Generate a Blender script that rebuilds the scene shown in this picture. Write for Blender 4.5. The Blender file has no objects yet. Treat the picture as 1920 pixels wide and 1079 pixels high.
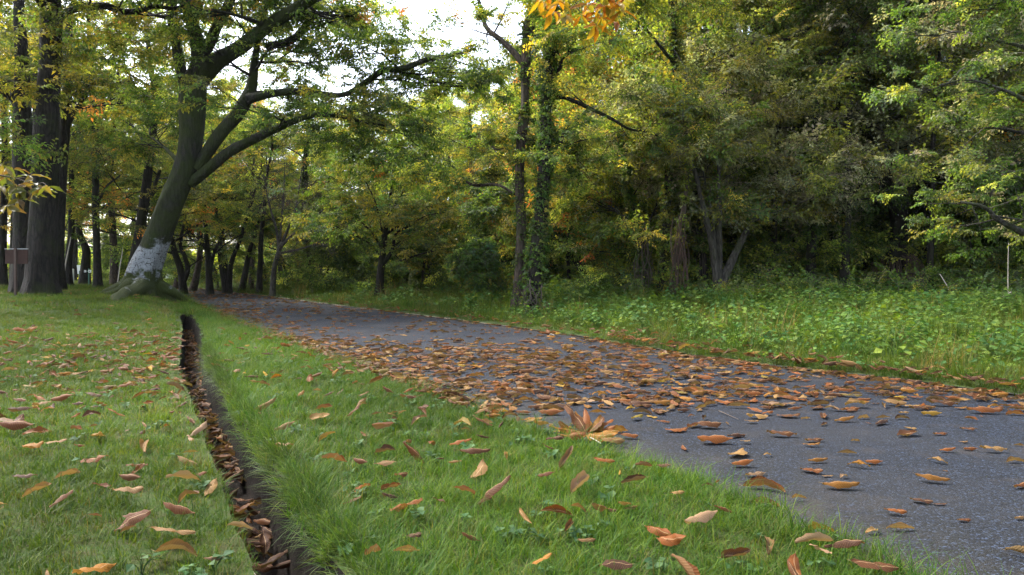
import bpy, math, random
import numpy as np
from mathutils import Vector, Euler

rnd = random.Random(11)
rng = np.random.default_rng(11)
scene = bpy.context.scene
COL = scene.collection

# ------------------------------------------------------------------ camera, sky, sun, exposure
FPX = 1280.0            # focal length in pixels of the 1920 px wide photograph
HY = 515.0              # the horizon's row
CAMZ = 0.80
cam_d = bpy.data.cameras.new("camera")
cam = bpy.data.objects.new("camera", cam_d)
COL.objects.link(cam)
cam.location = (0, 0, CAMZ)
cam.rotation_euler = (math.radians(90), 0, 0)
cam_d.sensor_width = 36
cam_d.lens = 24
cam_d.shift_y = -(539.5 - HY) / 1920
cam_d.clip_start = 0.05
cam_d.clip_end = 1000
scene.camera = cam

SUN_EL, SUN_AZ = math.radians(52), math.radians(-60)     # azimuth from +Y, clockwise positive
world = bpy.data.worlds.new("World")
scene.world = world
world.use_nodes = True
wn, wl = world.node_tree.nodes, world.node_tree.links
wn.clear()
sky = wn.new("ShaderNodeTexSky")
sky.sky_type = 'NISHITA'
sky.sun_disc = False
sky.sun_elevation = SUN_EL
sky.sun_rotation = SUN_AZ
sky.air_density = 1.0
sky.dust_density = 3.0
hs = wn.new("ShaderNodeHueSaturation")
hs.inputs['Saturation'].default_value = 0.6
bg = wn.new("ShaderNodeBackground")
bg.inputs['Strength'].default_value = 0.15
wo = wn.new("ShaderNodeOutputWorld")
wl.new(sky.outputs[0], hs.inputs['Color'])
wl.new(hs.outputs[0], bg.inputs['Color'])
wl.new(bg.outputs[0], wo.inputs['Surface'])

sun_d = bpy.data.lights.new("sun", 'SUN')
sun_d.energy = 1.8
sun_d.angle = math.radians(18)
sun_d.color = (1.0, 0.97, 0.92)
sun = bpy.data.objects.new("sun", sun_d)
COL.objects.link(sun)
sdir = Vector((math.sin(SUN_AZ) * math.cos(SUN_EL), math.cos(SUN_AZ) * math.cos(SUN_EL), math.sin(SUN_EL)))
sun.rotation_euler = sdir.to_track_quat('Z', 'Y').to_euler()

vs = scene.view_settings
vs.view_transform = 'Standard'
vs.look = 'None'
vs.exposure = 2.38
vs.gamma = 1.0
vs.use_curve_mapping = False
scene.cycles.max_bounces = 10
scene.cycles.diffuse_bounces = 6
scene.cycles.glossy_bounces = 2
scene.cycles.transmission_bounces = 6
scene.cycles.use_adaptive_sampling = True
scene.cycles.adaptive_threshold = 0.02
scene.cycles.use_denoising = True

# ------------------------------------------------------------------ small helpers
def sm(t):
    t = np.clip(t, 0, 1)
    return t * t * (3 - 2 * t)

XL = np.array([(-12, 8.6), (-6, 5.2), (0, 2.0), (1.816, 1.05), (2.18, .93), (2.66, .71), (2.97, .49), (3.72, -.03), (4.59, -.57), (5.5, -1.12), (6.8, -1.92),
               (9.75, -3.66), (12, -5.0), (16.5, -7.5), (25, -12.3), (34, -17.6), (45, -24.5), (60, -35), (90, -58), (260, -190)])
XR = np.array([(-12, 15.5), (-6, 11), (0, 6.4), (3, 4.5), (4.5, 3.45), (5.2, 3.0), (5.85, 2.47), (6.8, 1.8), (8.9, .9), (11.4, -.5), (13.3, -1.66), (15.75, -3.2),
               (19.3, -5.4), (25.6, -9.2), (31, -12.6), (38, -17), (46, -22.5), (60, -31.5), (90, -54), (260, -186)])
XD = np.array([(-12, 6.8), (-6, 3.6), (0, .39), (1.816, -.575), (2.354, -.864), (3.59, -1.525), (5.53, -2.57), (9.75, -4.57), (12.5, -5.95), (17, -8.3),
               (25, -12.9), (34, -18.3), (45, -25.2), (60, -35.8), (90, -59), (260, -192)])
def xl(y): return np.interp(y, XL[:, 0], XL[:, 1])
def xr(y): return np.interp(y, XR[:, 0], XR[:, 1])
def xd(y): return np.interp(y, XD[:, 0], XD[:, 1])

def gz(x, y):
    """height of the ground"""
    x = np.asarray(x, float); y = np.asarray(y, float)
    dl = xd(y) - x
    left = .27 * sm((y - 6) / 9) * sm((dl + .35) / 1.6) + .02 * sm((dl + .1) / .6)
    strip = .025 * sm((xl(y) - x) / .25) * (dl <= 0)
    dr = x - xr(y)
    right = .22 * sm(dr / 6) + .02 * sm(dr / .2)
    bump = .018 * np.sin(x * 1.7 + y * .9) * np.sin(y * 1.3 - x * .6) + .03 * np.sin(x * .35 + 2) * np.sin(y * .31)
    off = np.maximum(sm((xl(y) - x - .05) / .8), sm(dr / 1.2))
    return left + strip + right + bump * off * .8

def W(px, py, Y):
    return np.array([(px - 960) / FPX * Y, Y, CAMZ - (py - HY) / FPX * Y])

def G(px, py):
    """the point of the ground met by the photograph's pixel"""
    Y = 10.0
    for _ in range(40):
        z = float(gz((px - 960) / FPX * Y, Y))
        Y = .5 * Y + .5 * min(80, (CAMZ - z) * FPX / max(py - HY, 1))
    return np.array([(px - 960) / FPX * Y, Y, float(gz((px - 960) / FPX * Y, Y))])

def onground(px, Y):
    x = (px - 960) / FPX * Y
    return np.array([x, Y, float(gz(x, Y))])

def mesh_np(name, verts, faces, mats=(), smooth=True, midx=None, uv=None, fattr=None):
    """faces: list of int arrays (n, k)"""
    me = bpy.data.meshes.new(name)
    verts = np.asarray(verts, np.float32)
    faces = [np.asarray(f, np.int32) for f in faces if len(f)]
    me.vertices.add(len(verts))
    me.vertices.foreach_set("co", verts.ravel())
    if faces:
        li = np.concatenate([f.ravel() for f in faces])
        tot = np.concatenate([np.full(len(f), f.shape[1], np.int32) for f in faces])
        st = np.concatenate([[0], np.cumsum(tot)[:-1]]).astype(np.int32)
        me.loops.add(len(li)); me.loops.foreach_set("vertex_index", li)
        me.polygons.add(len(tot)); me.polygons.foreach_set("loop_start", st)
        me.polygons.foreach_set("loop_total", tot)
        me.polygons.foreach_set("use_smooth", np.full(len(tot), bool(smooth)))
        if midx is not None:
            me.polygons.foreach_set("material_index", np.asarray(midx, np.int32))
        if uv is not None:
            ul = me.uv_layers.new(name="UVMap")
            ul.data.foreach_set("uv", np.asarray(uv, np.float32)[li].ravel())
    if fattr is not None:
        for k, v in fattr.items():
            a = me.attributes.new(k, 'FLOAT', 'POINT')
            a.data.foreach_set("value", np.asarray(v, np.float32))
    for m in mats:
        me.materials.append(m)
    me.update()
    me.validate()
    return me

def link(name, data, parent=None, loc=(0, 0, 0), rot=(0, 0, 0), kind=None, label=None, cat=None, group=None):
    o = bpy.data.objects.new(name, data)
    COL.objects.link(o)
    if parent is not None:
        o.parent = parent
    o.location = loc
    o.rotation_euler = rot
    if kind: o['kind'] = kind
    if label: o['label'] = label
    if cat: o['category'] = cat
    if group: o['group'] = group
    return o

def thing(name, label, cat, loc, group=None, rotz=0):
    return link(name, None, None, tuple(map(float, loc)), (0, 0, rotz), None, label, cat, group)

# ------------------------------------------------------------------ materials
def new_mat(name):
    m = bpy.data.materials.new(name); m.use_nodes = True
    n, l = m.node_tree.nodes, m.node_tree.links
    n.clear()
    out = n.new("ShaderNodeOutputMaterial")
    return m, n, l, out

def mixc(n, l, fac, a, b, typ='MIX'):
    x = n.new("ShaderNodeMix"); x.data_type = 'RGBA'; x.blend_type = typ
    for s, v in ((0, fac), (6, a), (7, b)):
        if hasattr(v, 'links'): l.new(v, x.inputs[s])
        elif v is not None: x.inputs[s].default_value = v if s == 0 else (*v, 1)
    return x.outputs[2]

def noise(n, l, vec, scale, detail=4, rough=.6, dist=0):
    t = n.new("ShaderNodeTexNoise"); t.inputs['Scale'].default_value = scale
    t.inputs['Detail'].default_value = detail; t.inputs['Roughness'].default_value = rough
    t.inputs['Distortion'].default_value = dist
    if vec is not None: l.new(vec, t.inputs['Vector'])
    return t.outputs['Fac']

def ramp(n, l, fac, stops):
    r = n.new("ShaderNodeValToRGB")
    e = r.color_ramp.elements
    while len(e) < len(stops): e.new(.5)
    for i, (p, c) in enumerate(stops):
        e[i].position = p
        e[i].color = (c, c, c, 1) if isinstance(c, (int, float)) else (*c, 1)
    l.new(fac, r.inputs[0])
    return r.outputs[0]

def mth(n, l, op, a, b=None):
    x = n.new("ShaderNodeMath"); x.operation = op
    for i, v in enumerate((a, b)):
        if v is None: continue
        if hasattr(v, 'links'): l.new(v, x.inputs[i])
        else: x.inputs[i].default_value = v
    return x.outputs[0]

def bump(n, l, h, strength=.5, dist=.02):
    b = n.new("ShaderNodeBump"); b.inputs['Strength'].default_value = strength
    b.inputs['Distance'].default_value = dist
    l.new(h, b.inputs['Height'])
    return b.outputs[0]

def leafy(name, trans=.42, rough=.5, spec=.35, source='INSTANCER', veins=False, pale=1.0):
    """thin leaf: reflects and lets light through; colour comes from the plant's own tint"""
    m, n, l, out = new_mat(name)
    if source == 'INSTANCER':
        at = n.new("ShaderNodeAttribute"); at.attribute_type = 'INSTANCER'; at.attribute_name = 'tint'
        col = at.outputs['Color']
    else:
        oi = n.new("ShaderNodeObjectInfo"); col = oi.outputs['Color']
    v = n.new("ShaderNodeAttribute"); v.attribute_type = 'GEOMETRY'; v.attribute_name = 'v'
    h = n.new("ShaderNodeHueSaturation")
    l.new(col, h.inputs['Color'])
    l.new(mth(n, l, 'ADD', mth(n, l, 'MULTIPLY', v.outputs['Fac'], -.05), .525), h.inputs['Hue'])
    l.new(mth(n, l, 'ADD', mth(n, l, 'MULTIPLY', v.outputs['Fac'], .7), .65), h.inputs['Value'])
    c = h.outputs[0]
    nrm = None
    if veins:
        uv = n.new("ShaderNodeUVMap")
        sx = n.new("ShaderNodeSeparateXYZ"); l.new(uv.outputs[0], sx.inputs[0])
        u, w = sx.outputs[0], sx.outputs[1]
        aw = mth(n, l, 'ABSOLUTE', mth(n, l, 'SUBTRACT', w, .5))
        ph = mth(n, l, 'MULTIPLY', mth(n, l, 'SUBTRACT', u, mth(n, l, 'MULTIPLY', aw, .35)), 95)
        s = mth(n, l, 'SINE', ph)
        mid = mth(n, l, 'LESS_THAN', aw, .025)
        tc = n.new("ShaderNodeTexCoord")
        no = noise(n, l, tc.outputs['Object'], 55, 4)
        sp = ramp(n, l, noise(n, l, tc.outputs['Object'], 120, 3), [(.55, 0), (.68, 1)])
        c = mixc(n, l, mth(n, l, 'MULTIPLY', no, .75), c, (.06, .025, .012))
        c = mixc(n, l, mth(n, l, 'MULTIPLY', sp, .35), c, (.05, .022, .012))
        c = mixc(n, l, mth(n, l, 'MULTIPLY', mth(n, l, 'GREATER_THAN', s, .8), .10), c, (.34, .22, .11))
        c = mixc(n, l, mth(n, l, 'MULTIPLY', mid, .6), c, (.38, .25, .13))
        nrm = bump(n, l, s, .35, .0008)
        # the underside of a fallen leaf is paler
        g = n.new("ShaderNodeNewGeometry")
        und = mixc(n, l, .22, c, (.28, .22, .12))
        c = mixc(n, l, g.outputs['Backfacing'], c, und)
    p = n.new("ShaderNodeBsdfPrincipled")
    p.inputs['Roughness'].default_value = rough
    p.inputs['Specular IOR Level'].default_value = spec
    l.new(c, p.inputs['Base Color'])
    t = n.new("ShaderNodeBsdfTranslucent")
    tcx = mixc(n, l, 1.0, c, (1.25, 1.15, .55), 'MULTIPLY')
    l.new(tcx, t.inputs['Color'])
    if nrm: l.new(nrm, p.inputs['Normal'])
    mx = n.new("ShaderNodeMixShader"); mx.inputs[0].default_value = trans
    l.new(p.outputs[0], mx.inputs[1]); l.new(t.outputs[0], mx.inputs[2])
    l.new(mx.outputs[0], out.inputs[0])
    return m

def bark(name, dark, light, moss=(.06, .075, .015), mossy=.4, special=None):
    m, n, l, out = new_mat(name)
    tc = n.new("ShaderNodeTexCoord")
    mp = n.new("ShaderNodeMapping"); mp.inputs['Scale'].default_value = (1, 1, .22)
    l.new(tc.outputs['Object'], mp.inputs['Vector'])
    vr = n.new('ShaderNodeTexVoronoi'); vr.feature = 'DISTANCE_TO_EDGE'; vr.inputs['Scale'].default_value = 13
    wv = n.new('ShaderNodeMix'); wv.data_type = 'VECTOR'; wv.inputs[0].default_value = .22
    nz = n.new('ShaderNodeTexNoise'); nz.inputs['Scale'].default_value = 3
    l.new(mp.outputs[0], nz.inputs['Vector']); l.new(mp.outputs[0], wv.inputs[4]); l.new(nz.outputs['Color'], wv.inputs[5]); l.new(wv.outputs[1], vr.inputs['Vector'])
    crk = ramp(n, l, vr.outputs['Distance'], [(.0, 0), (.16, 1)])
    n1 = noise(n, l, mp.outputs[0], 22, 6, .7, .4)
    n1 = mth(n, l, 'MULTIPLY', mth(n, l, 'ADD', mth(n, l, 'MULTIPLY', crk, .35), .65), n1)
    n2 = noise(n, l, tc.outputs['Object'], 2.2, 4)
    c = mixc(n, l, ramp(n, l, n1, [(.28, 0), (.6, 1)]), dark, light)
    mf = ramp(n, l, n2, [(.62 - mossy * .35, 0), (.78 - mossy * .3, 1)])
    c = mixc(n, l, mth(n, l, 'MULTIPLY', mf, .85), c, moss)
    h = n1
    if special == 'patch':
        sx = n.new("ShaderNodeSeparateXYZ"); l.new(tc.outputs['Object'], sx.inputs[0])
        wob = noise(n, l, tc.outputs['Object'], 2.6, 5)
        z = mth(n, l, 'ADD', sx.outputs[2], mth(n, l, 'MULTIPLY', mth(n, l, 'SUBTRACT', wob, .5), 1.5))
        band = ramp(n, l, mth(n, l, 'MULTIPLY', z, .5), [(.225, 0), (.29, 1), (.57, 1), (.65, 0)])
        mp2 = n.new("ShaderNodeMapping"); mp2.inputs['Scale'].default_value = (1.6, 1.6, 9)
        l.new(tc.outputs['Object'], mp2.inputs['Vector'])
        cr = ramp(n, l, noise(n, l, mp2.outputs[0], 2.4, 3, .5), [(.34, 0), (.40, 1)])
        spk = ramp(n, l, noise(n, l, tc.outputs['Object'], 26, 3), [(.36, 0), (.46, 1)])
        pale = mixc(n, l, noise(n, l, tc.outputs['Object'], 6, 5), (.13, .14, .145), (.31, .325, .34))
        pale = mixc(n, l, mth(n, l, 'MULTIPLY', cr, spk), (.05, .045, .04), pale)
        mossz = ramp(n, l, mth(n, l, 'MULTIPLY', z, .5), [(.24, 1), (.27, 0)])
        upz = ramp(n, l, mth(n, l, 'MULTIPLY', z, .5), [(.6, 0), (.66, 1)])
        upm = mth(n, l, 'MULTIPLY', upz, ramp(n, l, noise(n, l, tc.outputs['Object'], 1.3, 6), [(.44, 0), (.60, .75)]))
        c = mixc(n, l, mth(n, l, 'MULTIPLY', mth(n, l, 'MAXIMUM', mossz, upm), .9), c,
                 mixc(n, l, noise(n, l, tc.outputs['Object'], 30, 4), (.012, .017, .004), (.045, .060, .008)))
        c = mixc(n, l, band, c, pale)
    p = n.new("ShaderNodeBsdfPrincipled")
    p.inputs['Roughness'].default_value = .85
    p.inputs['Specular IOR Level'].default_value = .2
    l.new(c, p.inputs['Base Color'])
    l.new(bump(n, l, h, 1.0, .05), p.inputs['Normal'])
    l.new(p.outputs[0], out.inputs[0])
    return m

def plain(name, col, rough=.6, spec=.3, var=.3, scale=8, bs=.2):
    m, n, l, out = new_mat(name)
    tc = n.new("ShaderNodeTexCoord")
    f = noise(n, l, tc.outputs['Object'], scale, 5)
    c = mixc(n, l, f, tuple(x * (1 - var) for x in col), tuple(min(1, x * (1 + var)) for x in col))
    p = n.new("ShaderNodeBsdfPrincipled"); p.inputs['Roughness'].default_value = rough
    p.inputs['Specular IOR Level'].default_value = spec
    l.new(c, p.inputs['Base Color'])
    l.new(bump(n, l, f, bs, .01), p.inputs['Normal'])
    l.new(p.outputs[0], out.inputs[0])
    return m

def asphalt_mat():
    m, n, l, out = new_mat("asphalt")
    tc = n.new("ShaderNodeTexCoord"); v = tc.outputs['Object']
    vo = n.new("ShaderNodeTexVoronoi"); vo.inputs['Scale'].default_value = 150; l.new(v, vo.inputs['Vector'])
    sx = n.new("ShaderNodeSeparateColor"); l.new(vo.outputs['Color'], sx.inputs[0])
    stone = ramp(n, l, sx.outputs[0], [(.0, .002), (.5, .007), (.84, .018), (.97, .05)])
    col = mixc(n, l, 1, stone, (.54, .78, 1.30), 'MULTIPLY')
    big = noise(n, l, v, .9, 6, .6)
    wet = ramp(n, l, big, [(.42, 0), (.62, 1)])
    col = mixc(n, l, mth(n, l, 'MULTIPLY', wet, .5), col, (.013, .013, .015))
    fine = noise(n, l, v, 3.1, 5, .7)
    col = mixc(n, l, ramp(n, l, fine, [(.52, 0), (.72, .35)]), col, (.04, .03, .022))
    ed = n.new("ShaderNodeAttribute"); ed.attribute_name = 'edge'
    ef = mth(n, l, 'MULTIPLY', ed.outputs['Fac'], ramp(n, l, noise(n, l, v, 7, 6, .7), [(.3, .2), (.6, 1)]))
    col = mixc(n, l, ef, col, mixc(n, l, noise(n, l, v, 25, 4), (.018, .02, .008), (.06, .045, .022)))
    ck = n.new("ShaderNodeTexVoronoi"); ck.feature = 'DISTANCE_TO_EDGE'; ck.inputs['Scale'].default_value = .9
    dv = n.new("ShaderNodeMix"); dv.data_type = 'VECTOR'; dv.inputs[0].default_value = .16
    nz = n.new("ShaderNodeTexNoise"); nz.inputs['Scale'].default_value = 5; nz.inputs['Detail'].default_value = 5; l.new(v, nz.inputs['Vector'])
    l.new(v, dv.inputs[4]); l.new(nz.outputs['Color'], dv.inputs[5]); l.new(dv.outputs[1], ck.inputs['Vector'])
    cm = mth(n, l, 'MULTIPLY', mth(n, l, 'LESS_THAN', ck.outputs['Distance'], .0035), ramp(n, l, noise(n, l, v, .7, 3), [(.5, 0), (.56, 1)]))
    col = mixc(n, l, mth(n, l, 'MULTIPLY', cm, .8), col, (.008, .008, .008))
    p = n.new("ShaderNodeBsdfPrincipled")
    l.new(col, p.inputs['Base Color'])
    l.new(ramp(n, l, big, [(.4, .92), (.65, .75)]), p.inputs['Roughness'])
    p.inputs['Specular IOR Level'].default_value = .22
    h = mth(n, l, 'SUBTRACT', 1.0, vo.outputs['Distance'])
    hh = mth(n, l, 'ADD', h, mth(n, l, 'MULTIPLY', noise(n, l, v, 60, 3), .8))
    l.new(bump(n, l, hh, .8, .004), p.inputs['Normal'])
    l.new(p.outputs[0], out.inputs[0])
    return m

def soil_mat(name, a, b, c3, scale=1.2):
    m, n, l, out = new_mat(name)
    tc = n.new("ShaderNodeTexCoord"); v = tc.outputs['Object']
    f1 = noise(n, l, v, scale, 8, .7)
    f2 = noise(n, l, v, 22, 6, .75)
    c = mixc(n, l, ramp(n, l, f1, [(.38, 0), (.62, 1)]), a, b)
    c = mixc(n, l, ramp(n, l, f2, [(.42, 0), (.66, .9)]), c, c3)
    p = n.new("ShaderNodeBsdfPrincipled"); p.inputs['Roughness'].default_value = .95
    p.inputs['Specular IOR Level'].default_value = .1
    l.new(c, p.inputs['Base Color'])
    l.new(bump(n, l, f2, .8, .03), p.inputs['Normal'])
    l.new(p.outputs[0], out.inputs[0])
    return m

M_LEAF = leafy("crown_leaf", .58, .5, .3)
M_GRASS = leafy("grass_blade", .42, .6, .18)
M_PLANT = leafy("ground_plant_leaf", .4, .6, .14)
M_LITTER = leafy("fallen_leaf_litter", .22, .6, .12, 'INSTANCER', True)
M_FALLEN = leafy("fallen_leaf", .22, .6, .12, 'OBJECT', True)
M_HANG = leafy("hanging_leaf", .5, .45, .4, 'OBJECT', False)
M_TWIG = plain("twig_bark", (.07, .055, .045), .9, .1)
M_PALETWIG = plain("pale_twig", (.42, .37, .30), .8, .2)
M_BARK_MAIN = bark("mossy_pale_bark", (.008, .007, .006), (.034, .031, .026), (.022, .032, .006), .6, 'patch')
M_BARK_DK = bark("dark_bark", (.006, .005, .004), (.026, .021, .017), (.022, .028, .007), .35)
M_BARK_BR = bark("brown_bark", (.018, .013, .010), (.085, .062, .047), (.03, .04, .01), .35)
M_BARK_GR = bark("grey_bark", (.018, .016, .013), (.085, .076, .062), (.05, .06, .02), .25)
M_ASPH = asphalt_mat()
M_LAWN = soil_mat("lawn_soil", (.028, .05, .012), (.04, .07, .015), (.055, .045, .02), .9)
M_WOODFLOOR = soil_mat("ditch_soil", (.008, .006, .005), (.016, .012, .009), (.004, .003, .003), 6)

# ------------------------------------------------------------------ ground, ditch, path
def rows():
    ys = [-12.0, -6, -3, -1, 0, .8]
    y = 1.3
    while y < 260:
        ys.append(y); y += max(.05, y * .022)
    return np.array(ys + [260.0])
YS = rows()

def dhalf(y):      # half width of the ditch, closing under the tree's root
    return (.118 + .014 * sm((y - 3) / 3)) * (1 - sm((y - 12.3) / .8)) + .0005

def build_ground():
    cols = []
    tags = []
    nL, nS, nR = 26, 10, 30
    wob = lambda y, k: .016 * np.sin(y * 7.3 + k) + .010 * np.sin(y * 19.1 + 2 * k) + .006 * np.sin(y * 41 + k)
    Y = YS
    d, hw = xd(Y), dhalf(Y)
    fade = hw / .118
    dl_, dr_ = d - hw + wob(Y, 1) * .35 * fade, d + hw + wob(Y, 4) * fade
    lft, rgt = xl(Y), xr(Y)
    lft = np.maximum(lft, dr_ + .12)
    le = lft + wob(Y * .5, 2) * 2.2
    re = rgt + wob(Y * .5, 7) * 2.2
    out = np.maximum(60, Y * 1.3)
    t = np.linspace(0, 1, nL)
    # left lawn
    V, F = [], []
    def sheet(xa, xb, n, power=1.0, zf=None, flip=False):
        t = np.linspace(0, 1, n) ** power
        if flip: t = 1 - (1 - np.linspace(0, 1, n)) ** power
        X = xa[:, None] + (xb - xa)[:, None] * t[None, :]
        YY = np.repeat(Y[:, None], n, 1)
        Z = gz(X, YY) if zf is None else zf(X, YY, t)
        return np.stack([X, YY, Z], -1)
    def faces(nr, nc, off):
        i = np.arange(nr - 1)[:, None] * nc + np.arange(nc - 1)[None, :]
        return (np.stack([i, i + 1, i + nc + 1, i + nc], -1).reshape(-1, 4) + off)
    off = 0
    A = sheet(dl_ - out, dl_, 34, 3.0, flip=True)
    B = sheet(dr_, le, 12)
    C = sheet(re, re + out, 40, 3.0)
    for S in (A, B, C):
        nr, nc = S.shape[:2]
        V.append(S.reshape(-1, 3)); F.append(faces(nr, nc, off)); off += nr * nc
    me = mesh_np("lawn", np.concatenate(V), [np.concatenate(F)], [M_LAWN])
    link("lawn", me, kind='structure')
    # path (its own sheet, lying lower than the turf)
    def pz(X, YY, t):
        return np.repeat((.018 * np.sin(np.pi * t))[None, :], len(Y), 0) - .022 + 0 * X
    P = sheet(le - .12, re + .12, 40, 1, pz)
    eu = np.concatenate([np.exp(-(P[..., 0] - le[:, None] + .05).clip(0) / .28)[..., None], (.8 * np.exp(-(re[:, None] - P[..., 0] + .05).clip(0) / .14))[..., None]], -1).max(-1)
    link("path", mesh_np("path", P.reshape(-1, 3), [faces(P.shape[0], P.shape[1], 0)], [M_ASPH], fattr={'edge': eu.ravel()}), kind='structure')
    # ditch: open channel
    k = Y < 13.3
    yy, a, b, f = Y[k], dl_[k], dr_[k], fade[k]
    prof = []
    depth = .30 * sm(f)
    za, zb = gz(a, yy), gz(b, yy)
    for (s, dz) in ((0, 0), (.05, .35), (.09, .75), (.15, 1.0), (.5, 1.06), (.84, 1.0), (.90, .7), (.96, .3), (1, 0)):
        x = a + (b - a) * s + (.010 * np.sin(yy * 23 + s * 30) + .008 * np.sin(yy * 61 + s * 50)) * (0 < dz < 1)
        z = za * (1 - s) + zb * s - depth * dz
        prof.append(np.stack([x, yy, z], -1))
    D = np.stack(prof, 1)
    link("ditch", mesh_np("ditch", D.reshape(-1, 3), [faces(D.shape[0], D.shape[1], 0)], [M_WOODFLOOR]), kind='structure')
build_ground()

# ------------------------------------------------------------------ instancing of leaves, grass and litter (stuff only)
def point_mesh(name, P, R, S, K, T):
    me = bpy.data.meshes.new(name)
    n = len(P)
    me.vertices.add(n)
    me.vertices.foreach_set("co", np.asarray(P, np.float32).ravel())
    def at(k, typ, data, prop="value"):
        a = me.attributes.new(k, typ, 'POINT'); a.data.foreach_set(prop, data)
    at("rot", 'FLOAT_VECTOR', np.asarray(R, np.float32).ravel(), "vector")
    at("scl", 'FLOAT', np.asarray(S, np.float32))
    at("pick", 'INT', np.asarray(K, np.int32))
    T = np.asarray(T, np.float32)
    if T.shape[1] == 3: T = np.concatenate([T, np.ones((n, 1), np.float32)], 1)
    at("tint", 'FLOAT_COLOR', T.ravel(), "color")
    return me

def scatter_group(name, sources):
    g = bpy.data.node_groups.new(name, 'GeometryNodeTree')
    g.interface.new_socket("Geometry", in_out='INPUT', socket_type='NodeSocketGeometry')
    g.interface.new_socket("Geometry", in_out='OUTPUT', socket_type='NodeSocketGeometry')
    n, l = g.nodes, g.links
    gi, go = n.new("NodeGroupInput"), n.new("NodeGroupOutput")
    iop = n.new("GeometryNodeInstanceOnPoints")
    jg = n.new("GeometryNodeJoinGeometry")
    for s in reversed(sources):
        oi = n.new("GeometryNodeObjectInfo"); oi.inputs['Object'].default_value = s
        gti = n.new("GeometryNodeGeometryToInstance")
        l.new(oi.outputs['Geometry'], gti.inputs[0]); l.new(gti.outputs[0], jg.inputs[0])
    def na(k, t):
        a = n.new("GeometryNodeInputNamedAttribute"); a.data_type = t; a.inputs['Name'].default_value = k
        return a.outputs['Attribute']
    l.new(gi.outputs[0], iop.inputs['Points'])
    l.new(jg.outputs[0], iop.inputs['Instance'])
    iop.inputs['Pick Instance'].default_value = True
    l.new(na("pick", 'INT'), iop.inputs['Instance Index'])
    e2r = n.new("FunctionNodeEulerToRotation")
    l.new(na("rot", 'FLOAT_VECTOR'), e2r.inputs[0]); l.new(e2r.outputs[0], iop.inputs['Rotation'])
    l.new(na("scl", 'FLOAT'), iop.inputs['Scale'])
    l.new(iop.outputs[0], go.inputs[0])
    return g

def source(name, me):
    return bpy.data.objects.new(name, me)       # never linked: only its mesh is used

def scatter(name, group, P, R, S, K, T, parent=None, loc=(0, 0, 0), **kw):
    o = link(name, point_mesh(name, P, R, S, K, T), parent, loc, **kw)
    md = o.modifiers.new("scatter", 'NODES'); md.node_group = group
    return o

# ---- sources: sprays of leaves
def leaf_kites(C, D, N, L, Wd, fold=.25):
    """kite-shaped leaves: base C, direction D, normal N, length L, width Wd"""
    n = len(C)
    D = D / np.linalg.norm(D, axis=1, keepdims=True)
    S = np.cross(N, D); S /= np.linalg.norm(S, axis=1, keepdims=True) + 1e-9
    U = np.cross(D, S)
    L = L[:, None]; Wd = Wd[:, None]
    a = C
    b = C + D * L * .42 + S * Wd * .5 + U * Wd * fold
    c = C + D * L - U * L * .12
    d = C + D * L * .42 - S * Wd * .5 + U * Wd * fold
    m = C + D * L * .5
    V = np.stack([a, b, c, d, m], 1).reshape(-1, 3)
    i = np.arange(n)[:, None] * 5
    F = np.concatenate([i + np.array([[0, 4, 1]]), i + np.array([[1, 4, 2]]), i + np.array([[0, 3, 4]]), i + np.array([[3, 2, 4]])])
    return V, F

class Tubes:
    def __init__(s): s.V, s.F, s.n = [], [], 0
    def add(s, pts, rad, k=5, mult=None, cap=False):
        pts = np.asarray(pts, float); rad = np.asarray(rad, float)
        m = len(pts)
        T = np.gradient(pts, axis=0)
        T /= np.linalg.norm(T, axis=1, keepdims=True) + 1e-12
        ch = pts[-1] - pts[0]
        ref = np.array([0, 1.0, 0]) if abs(ch[1]) < .75 * np.linalg.norm(ch) else np.array([1.0, 0, 0])
        U = np.cross(T, ref); U /= np.linalg.norm(U, axis=1, keepdims=True) + 1e-12
        Vv = np.cross(T, U)
        th = np.linspace(0, 2 * np.pi, k, endpoint=False)
        R = np.repeat(rad[:, None], k, 1)
        if mult is not None: R = R * mult(np.arange(m)[:, None], th[None, :])
        P = pts[:, None, :] + R[..., None] * (U[:, None, :] * np.cos(th)[None, :, None] + Vv[:, None, :] * np.sin(th)[None, :, None])
        s.V.append(P.reshape(-1, 3))
        i = np.arange(m - 1)[:, None] * k
        j = np.arange(k)[None, :]; j2 = (j + 1) % k
        s.F.append(np.stack([i + j, i + j2, i + k + j2, i + k + j], -1).reshape(-1, 4) + s.n)
        s.n += m * k
    def mesh(s, name, mat, origin=(0, 0, 0)):
        if not s.V: return None
        return mesh_np(name, np.concatenate(s.V) - np.asarray(origin), [np.concatenate(s.F)], [mat])

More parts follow.
